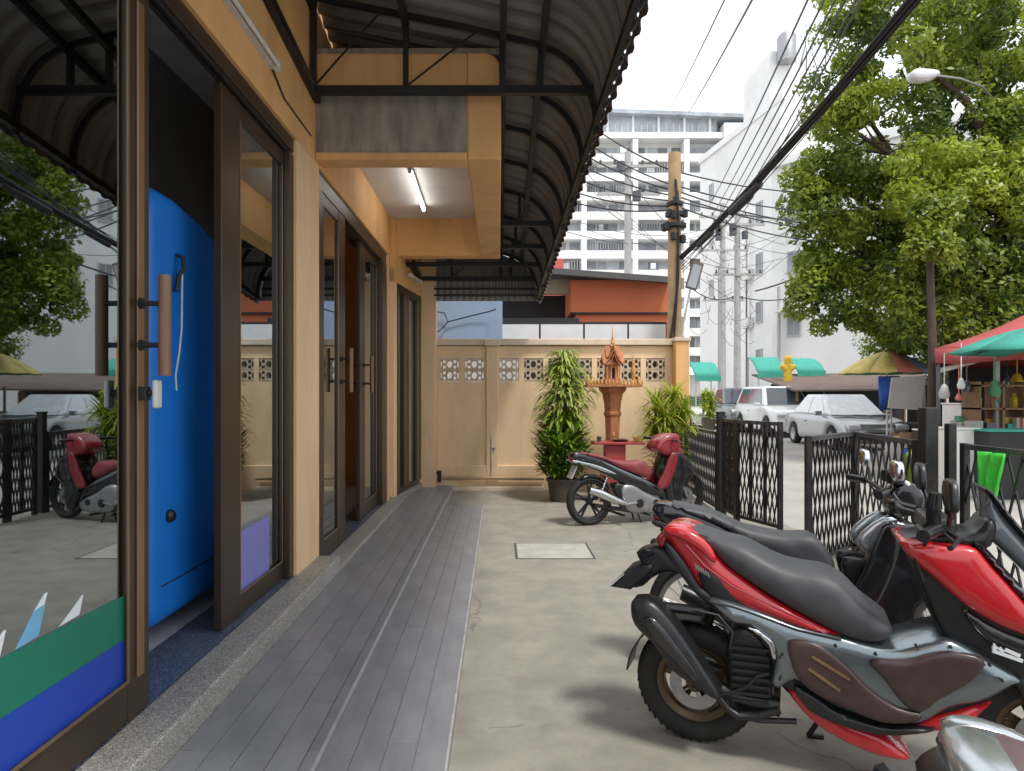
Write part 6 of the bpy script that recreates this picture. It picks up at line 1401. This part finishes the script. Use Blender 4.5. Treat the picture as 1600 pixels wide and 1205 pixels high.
for i in range(260):
    a = random.uniform(0,6.28); e = random.uniform(0,1.4); leaf_blade(V, Fc, T, (c_.x+random.uniform(-.2,.2), 27+random.uniform(-.2,.2), random.uniform(.5,1.5)), (math.cos(a)*math.cos(e), math.sin(a)*math.cos(e), math.sin(e)), .5, .08, 1.2, random.random(), 3)
foliage('foliage', V, Fc, T, 'leaf_yg', fb_)
k = MB(); k.lathe([(0,-.01),(.22,-.01),(.3,.5),(0,.5)], 12, (c_.x,27,0)); k.build('pot', M['pot'], fb_)

# ------------------------------------------------------------------ market stalls
def stall_post(k, x, y, z0, z1, w=.05): k.box(x-w/2, x+w/2, y-w/2, y+w/2, z0, z1)
def green_awning(label, u0_, u1_, v0, v1, d):
    t = thing('shop_awning', label, 'awning', (at(u0_,0,d).x, d, 0)); p, q = at(u0_, v1, d), at(u1_, v0, d+1)
    k = MB(); n = 8; rows = [[(p.x + (at(u1_,0,d).x-p.x)*j/n, d - .0 + .02*(j%2), p.z + .0), ] for j in range(n+1)]
    rows = []
    for i in range(6):
        s_ = i/5; rows.append([(p.x + (at(u1_,0,d).x-p.x)*j/n, d + 1.2*s_, p.z + (q.z-p.z)*math.sin(s_*math.pi/2) + .02*(j%2)) for j in range(n+1)])
    k.grid(rows); o = k.build('cloth', M['tarpgreen'], t, smooth=50); so = o.modifiers.new('t','SOLIDIFY'); so.thickness=.02
    k = MB(); k.box(p.x, at(u1_,0,d).x, d-.03, d-.005, p.z-.22, p.z+.02); k.build('valance', M['tarpgreen'], t)
    for x in (p.x+.05, at(u1_,0,d).x-.05):
        for yy, zz in ((d+.05, p.z-.23), (d+1.2, q.z-.02)): k = MB(); stall_post(k, x, yy, 0, zz); k.build('post', M['greypole'], t)
    return t
green_awning('green cloth awning far down the street left of the two power poles', 1086, 1126, 566, 588, 30)
green_awning('green cloth awning below the white building window, left of the yellow statue', 1184, 1228, 558, 582, 27)
green_awning('green cloth awning right of the yellow statue before the white building', 1246, 1290, 560, 580, 27)
yl = thing('yellow_banner', 'bright yellow figure shaped sign standing between two green awnings', 'sign', (at(1231,0,26).x, 26, 0))
c_ = at(1231, 570, 26); sgn = [(-.18,-.7),(.18,-.7),(.16,-.2),(.36,-.05),(.30,.15),(.14,.12),(.17,.34),(.10,.52),(-.10,.52),(-.17,.34),(-.14,.12),(-.30,.15),(-.36,-.05),(-.16,-.2)]
k = pillow(sgn, .04, .05, .1, .06, sm=2); k.v = [(c_.x+x*.85, c_.y+y, c_.z+z*.85-.1) for x,y,z in k.v]; k.build('figure', M['yellow'], yl, smooth=50)
k = MB(); k.box(c_.x-.06,c_.x+.06,25.96,26.04,0,c_.z-.6); k.build('post', M['greypole'], yl)
br = thing('market_shed', 'low market shed with a brown sloping roof behind the parked cars', 'shed', (12, 24, 0))
k = MB(); a, b = at(1222, 612, 25), at(1345, 588, 25); k.hexa([(a.x,24,a.z),(b.x+3,22,a.z+.05),(b.x+3,27,b.z+.15),(a.x,28,b.z+.1)], [(a.x,24,a.z+.06),(b.x+3,22,a.z+.11),(b.x+3,27,b.z+.21),(a.x,28,b.z+.16)]); k.build('roof', M['stallbrown'], br)
for x, y in ((a.x+.2,24.2),(b.x,23.2),(b.x+2.7,22.4),(a.x+.2,27.7),(b.x+2.7,26.8)): k = MB(); stall_post(k, x, y, 0, a.z, .08); k.build('post', M['stallwood'], br)
k = MB(); k.box(a.x+.5, b.x+3, 27.2, 27.3, 0, 1.9); k.build('back_wall', M['stalldark'], br)
# umbrellas
def umbrella(label, c, rad, h, n, mats, tilt=(0,0), pole='whitepaint', valance=.0):
    t = thing('market_umbrella', label, 'umbrella', (c.x, c.y, 0)); apex = Vector((c.x, c.y, c.z)); rim = []
    for i in range(n):
        a = 2*math.pi*i/n + .2; x, y = rad*math.cos(a), rad*math.sin(a); rim.append(Vector((c.x+x, c.y+y, c.z-h + x*tilt[0] + y*tilt[1])))
    for i in range(n):
        a, b = rim[i], rim[(i+1) % n]; k = MB(); rows = []
        for j in range(6):
            s_ = j/5; pa, pb = apex.lerp(a, s_), apex.lerp(b, s_); bul = .10*h*math.sin(s_*math.pi)
            rows.append([pa + Vector((0,0,bul*1.4)), (pa+pb)/2 + Vector((0,0,bul - .05*s_*rad*.3)), pb + Vector((0,0,bul*1.4))])
        k.grid(rows); o = k.build('canopy_panel', M[mats(2*math.pi*(i+.5)/n + .2) if callable(mats) else mats[i % len(mats)]], t, smooth=50); so = o.modifiers.new('t','SOLIDIFY'); so.thickness=.006
    k = MB(); k.tube([(c.x,c.y,-.02),(c.x,c.y,c.z+.06)], .024, 8); k.build('pole', M[pole], t, smooth=40)
    k = MB()
    for a in rim: k.tube([apex+Vector((0,0,-.03)), a+Vector((0,0,.0))], .007, 4)
    k.build('rib', M['greycable'], t)
    k = MB(); k.lathe([(0,0),(.25,0),(.22,.10),(.05,.14),(0,.14)], 16, (c.x,c.y,-.012)); k.build('base', M['greypole'], t)
    return t
umbrella('rainbow striped market umbrella, mostly yellow and red, behind the sedan', at(1386, 548, 16.5), 1.10, .56, 12, lambda a: 'umb_g' if math.sin(a) > .3 else ('umb_y' if math.cos(a) < -.32 else ('umb_r' if math.cos(a) < .42 else 'umb_b')))
umbrella('large green market umbrella at the right edge beside the red tent', at(1640, 505, 9.6), 1.22, .40, 8, ['tarpgreen'])
# red tent
tr = thing('market_tent', 'faded red pyramid tent sheltering a crowded market stall', 'tent', (9.8, 12.2, 0))
c0 = at(1461, V0, 11.2); ze = at(0,545,11.2).z; zt = ze + 1.3; ea, eb = Vector((.839,-.544,0))*4.4, Vector((.55,.835,0))*4.4
c0.z = ze; cs = [c0, c0+ea, c0+ea+eb, c0+eb]; ap = (cs[0]+cs[2])/2; ap.z = zt
for i in range(4):
    a, b = cs[i], cs[(i+1)%4]; k = MB(); rows = []
    for j in range(8):
        s_ = j/7; pa, pb = ap.lerp(a,s_), ap.lerp(b,s_); rows.append([pa.lerp(pb,q/6) + Vector((0,0,-.16*math.sin(s_*math.pi)*(1+.5*math.sin(q/6*math.pi)))) for q in range(7)])
    k.grid(rows); o = k.build('roof_panel', M['tentred'], tr, smooth=50); so = o.modifiers.new('t','SOLIDIFY'); so.thickness=.008
    k = MB(); rows = []
    for q in range(13):
        p = a.lerp(b, q/12); rows.append([p, p + Vector((0,0,-.24 - .03*math.sin(q*1.7)))])
    k.grid(rows); o = k.build('valance', M['tentred'], tr, smooth=50); so = o.modifiers.new('t','SOLIDIFY'); so.thickness=.006
for p in cs:
    q = p.lerp(Vector((ap.x, ap.y, p.z)), .02); k = MB(); stall_post(k, q.x, q.y, -.02, ze-.02, .045); k.build('post', M['greycable'], tr)
def cloth_wall(name, m, p, q, par):
    k = MB(); d = (q-p).normalized(); n_ = Vector((d.y,-d.x,0))*.02; b = [p+n_, q+n_, q-n_, p-n_]; k.hexa([(x.x,x.y,-.01) for x in b], [(x.x,x.y,ze-.2) for x in b]); return k.build(name, M[m], par)
cloth_wall('dim_backdrop', 'stalldark', cs[3].lerp(cs[2],.05)-eb*.06, cs[2]-eb*.06, tr); cloth_wall('side_cloth', 'tentdark', cs[1].lerp(cs[2],.1)-ea*.02, cs[2].lerp(cs[1],.1)-ea*.02, tr)  # black sheet at the back added to carry the shade under the tent
k = MB(); k.tube([at(1465,580,11.3), at(1550,556,10.9)], .045, 8); o = tag(k.build('awning_roller', M['whitepaint'], smooth=40), 'white roller pole slanting under the front of the red tent', 'pole')
rt = thing('lean_to_roof', 'dark lean to roof under the green umbrella at the right edge', 'canopy', (9.5, 10.5, 0))
k = MB(); a = at(1553,560,10.8); k.hexa([(a.x,10.8,a.z),(a.x+4,10.0,a.z+.1),(a.x+4,13,a.z+.5),(a.x*1.22,13,a.z+.4)],[(a.x,10.8,a.z+.04),(a.x+4,10.0,a.z+.14),(a.x+4,13,a.z+.54),(a.x*1.22,13,a.z+.44)]); k.build('roof', M['stalldark'], rt)
k = MB(); stall_post(k, at(1557,0,10.85).x, 10.85, -.02, a.z, .06); k.build('post', M['greypole'], rt); k = MB(); stall_post(k, a.x+3.9, 10.3, -.02, a.z+.1, .06); k.build('post', M['greypole'], rt)
# stall furniture
def table(name, label, u0_, u1_, d, z, m, dep=.8, cat='table'):
    t = thing(name, label, cat, (at(u0_,0,d).x, d, 0)); x0, x1 = at(u0_,0,d).x, at(u1_,0,d).x
    k = MB(); k.box(x0,x1,d,d+dep,z-.04,z); k.build('top', M[m], t)
    k = MB(); k.box(x0+.03,x1-.03,d+.03,d+.06,-.012,z-.041); k.build('front_board', M[m], t)
    for x in (x0+.05,x1-.05): k = MB(); stall_post(k, x, d+dep-.05, -.012, z-.041); k.build('leg', M['stallwood'], t)
    return t
table('stall_counter', 'long stall counter with a pale front under the red tent', 1492, 1700, 10.6, .90, 'stallbrown')
sh_ = thing('display_shelf', 'wooden display case holding yellow goods on the stall counter', 'shelf', (at(1528,0,10.8).x, 10.8, .9))
x0, x1 = at(1526,0,10.8).x, at(1600,0,10.8).x
k = MB(); 
for z in (.902,1.25,1.62): k.box(x0,x1,10.75,11.15,z,z+.03)
k.build('shelf_board', M['stallwood'], sh_)
k = MB()
for x in (x0, (x0+x1)/2, x1-.04): k.box(x,x+.04,10.75,11.15,.933,1.70)
k.build('upright', M['stallwood'], sh_)
for i in range(5):
    x = x0 + .10 + i*.15; z = .933 if i % 2 else 1.281; h = random.uniform(.14,.24)
    k = MB(); k.lathe([(0,z),(.055,z),(.06,z+h*.7),(.03,z+h*.85),(.03,z+h),(0,z+h)], 12, (x, 10.92, 0)); tag(k.build('jar', M['yellow'], smooth=40), 'yellow jar in the market display case, ' + ORD[i], 'jar', 'yellow jars in the display case')
def simple_box(name, label, cat, u0_, u1_, v0, v1, d, dep, m, z0=None, lid=None):
    t = thing(name, label, cat, (at(u0_,0,d).x, d, 0)); p, q = at(u0_,v1,d), at(u1_,v0,d)
    k = MB(); k.box(p.x,q.x,d,d+dep,p.z if z0 is None else z0,q.z-.03); k.build('box_body', M[m], t, bevel=.015)
    k = MB(); k.box(p.x-.015,q.x+.015,d-.015,d+dep+.015,q.z-.029,q.z); k.build('lid', M[lid or m], t, bevel=.01); return t
simple_box('ice_chest', 'white chest standing on the ground in front of the red tent', 'chest', 1491, 1531, 669, 694, 9.9, .5, 'whitepaint', -.012)
simple_box('fridge', 'white fridge behind the chest under the red tent', 'fridge', 1502, 1526, 630, 670, 11.4, .5, 'whitepaint', -.012)
simple_box('crate', 'dark crate of goods on the ground beside the tall gate post', 'crate', 1453, 1486, 672, 700, 12.0, .5, 'stalldark', -.012, 'whitepaint')
simple_box('crate', 'dark green crate low on the ground at the right edge behind the fence', 'crate', 1545, 1640, 672, 700, 9.6, .5, 'stalldark', -.012, 'tarpgreen')
k = MB(); rows = []
for i in range(9):
    q = i/8; rows.append([at(1372 + 34*q + (8*j/6 - 30*(j/6)*(1-q)*.2), 588 + 52*j/6, 15.6 + .12*math.sin(3*q+j)) for j in range(7)])
k.grid(rows); o = k.build('blue_tarp', M['tarpblue'], smooth=50); so = o.modifiers.new('t','SOLIDIFY'); so.thickness=.01; tag(o, 'crumpled blue tarpaulin hanging under the rainbow umbrella', 'tarpaulin')
k = MB(); p = [at(1394,590,15.3),at(1447,587,15.1),at(1440,641,15.1),at(1388,638,15.3)]; k.hexa([(x.x,x.y,x.z) for x in p],[(x.x,x.y+.04,x.z) for x in p]); bd = thing('hanging_board', 'blank grey white board hanging beside the blue tarpaulin', 'board', p[0]); k.build('panel', M['greyboard'], bd)
for x in (p[2], p[3]): k = MB(); stall_post(k, x.x+.12, x.y+.09, -.012, x.z+.5, .03); k.build('post', M['greypole'], bd)
st2 = thing('market_stall', 'dark low stall heaped with goods behind the grey board', 'stall', (10, 16, 0))
a, b = at(1432,0,17), at(1540,0,17)
k = MB(); k.box(a.x,b.x,17,18.2,-.012,.75); k.build('counter', M['stalldark'], st2)
k = MB(); k.hexa([(a.x+.1,16.6,1.7),(b.x,16.6,1.7),(b.x,18.6,1.9),(a.x+.6,18.6,1.9)],[(a.x+.1,16.6,1.74),(b.x,16.6,1.74),(b.x,18.6,1.94),(a.x+.6,18.6,1.94)]); k.build('roof', M['stallbrown'], st2)
for x in (a.x,b.x-.1):
    for y in (16.7,18.4): k = MB(); stall_post(k, x, y, -.012, 1.7); k.build('post', M['stallwood'], st2)

k = MB(); k.box(a.x+.7,b.x,18.5,18.55,-.012,1.85); k.build('dim_backdrop', M['stalldark'], st2)  # black sheet added as the stall's shaded depth
for i in range(26):
    u = random.uniform(1395,1530); d = random.uniform(12.6,16.4); x = at(u,0,d).x; z = random.uniform(0,.25); s_ = random.uniform(.14,.3); h = random.uniform(.2,.75)
    nm, mm, lab = random.choice([('sack','greyboard','pale sack in the jumble of goods between the stalls'),('basket','stallwood','brown basket in the jumble of goods between the stalls'),('bucket','tarpblue','blue bucket in the jumble of goods between the stalls'),('stool','umb_r','red stool in the jumble of goods between the stalls'),('can','yellow','yellow can in the jumble of goods between the stalls')])
    k = MB()
    if nm == 'stool':
        k.box(x-s_*.6,x+s_*.6,d-s_*.6,d+s_*.6,.40,.44)
        for sx in (-1,1):
            for sy in (-1,1): k.bar((x+sx*s_*.5,d+sy*s_*.5,.40),(x+sx*s_*.65,d+sy*s_*.65,-.012),.035)
    else: k.lathe([(0,-.012),(s_*.8,-.012),(s_,h*.8),(s_*.9,h),(s_*.8,h),(s_*.7,h*.5),(0,h*.4)], 12, (x,d,0))
    tag(k.build(nm, M[mm], smooth=40), lab, nm, 'jumble of goods between the stalls: '+nm+'s')
for i in range(26):
    u = random.uniform(1475,1640); d = random.uniform(10.7,11.3); x = at(u,0,d).x; z = .90 if random.random() < .6 else random.uniform(1.35,1.6); s_ = random.uniform(.06,.14); h = random.uniform(.10,.26)
    k = MB()
    if z < 1: k.cbox((x,d,z+h/2+.001), s_*1.6, s_*1.4, h); nm, lab, gq = 'packet', 'small packet standing on the counter under the red tent', 'packets on the stall counter'
    else: k.lathe([(0,z),(s_*.7,z+.01),(s_*.9,z+h*.4),(s_*.4,z+h),(.008,z+h*1.1),(.008,z+.75),(0,z+.75)], 10, (x,d,0)); nm, lab, gq = 'hanging_bag', 'small bag hanging on a string under the red tent', 'bags hanging in the stall'
    mm, cn = random.choice([('yellow','yellow'),('whitepaint','white'),('umb_r','red'),('tarpgreen','turquoise'),('greyboard','grey'),('umb_g','green'),('car_glass','black')]); tag(k.build(nm, M[mm], smooth=40), lab.replace('small', 'small ' + cn), 'packet' if nm == 'packet' else 'bag', gq)
# back of the market so the far side of the street closes
bk = thing('market_hall', 'long dark market hall wall deep behind the stalls at the right', 'building', (18, 22, 0))
k = MB(); k.hexa([(15.2,21,0),(30,12,0),(31,13,0),(15.8,22,0)],[(15.2,21,3.0),(30,12,3.0),(31,13,3.0),(15.8,22,3.0)]); k.build('wall', M['stalldark'], bk)
k = MB(); k.hexa([(14.2,20,2.9),(29,11,2.9),(31,14,3.4),(16,23,3.4)],[(14.2,20,2.98),(29,11,2.98),(31,14,3.48),(16,23,3.48)]); k.build('roof', M['stallbrown'], bk)
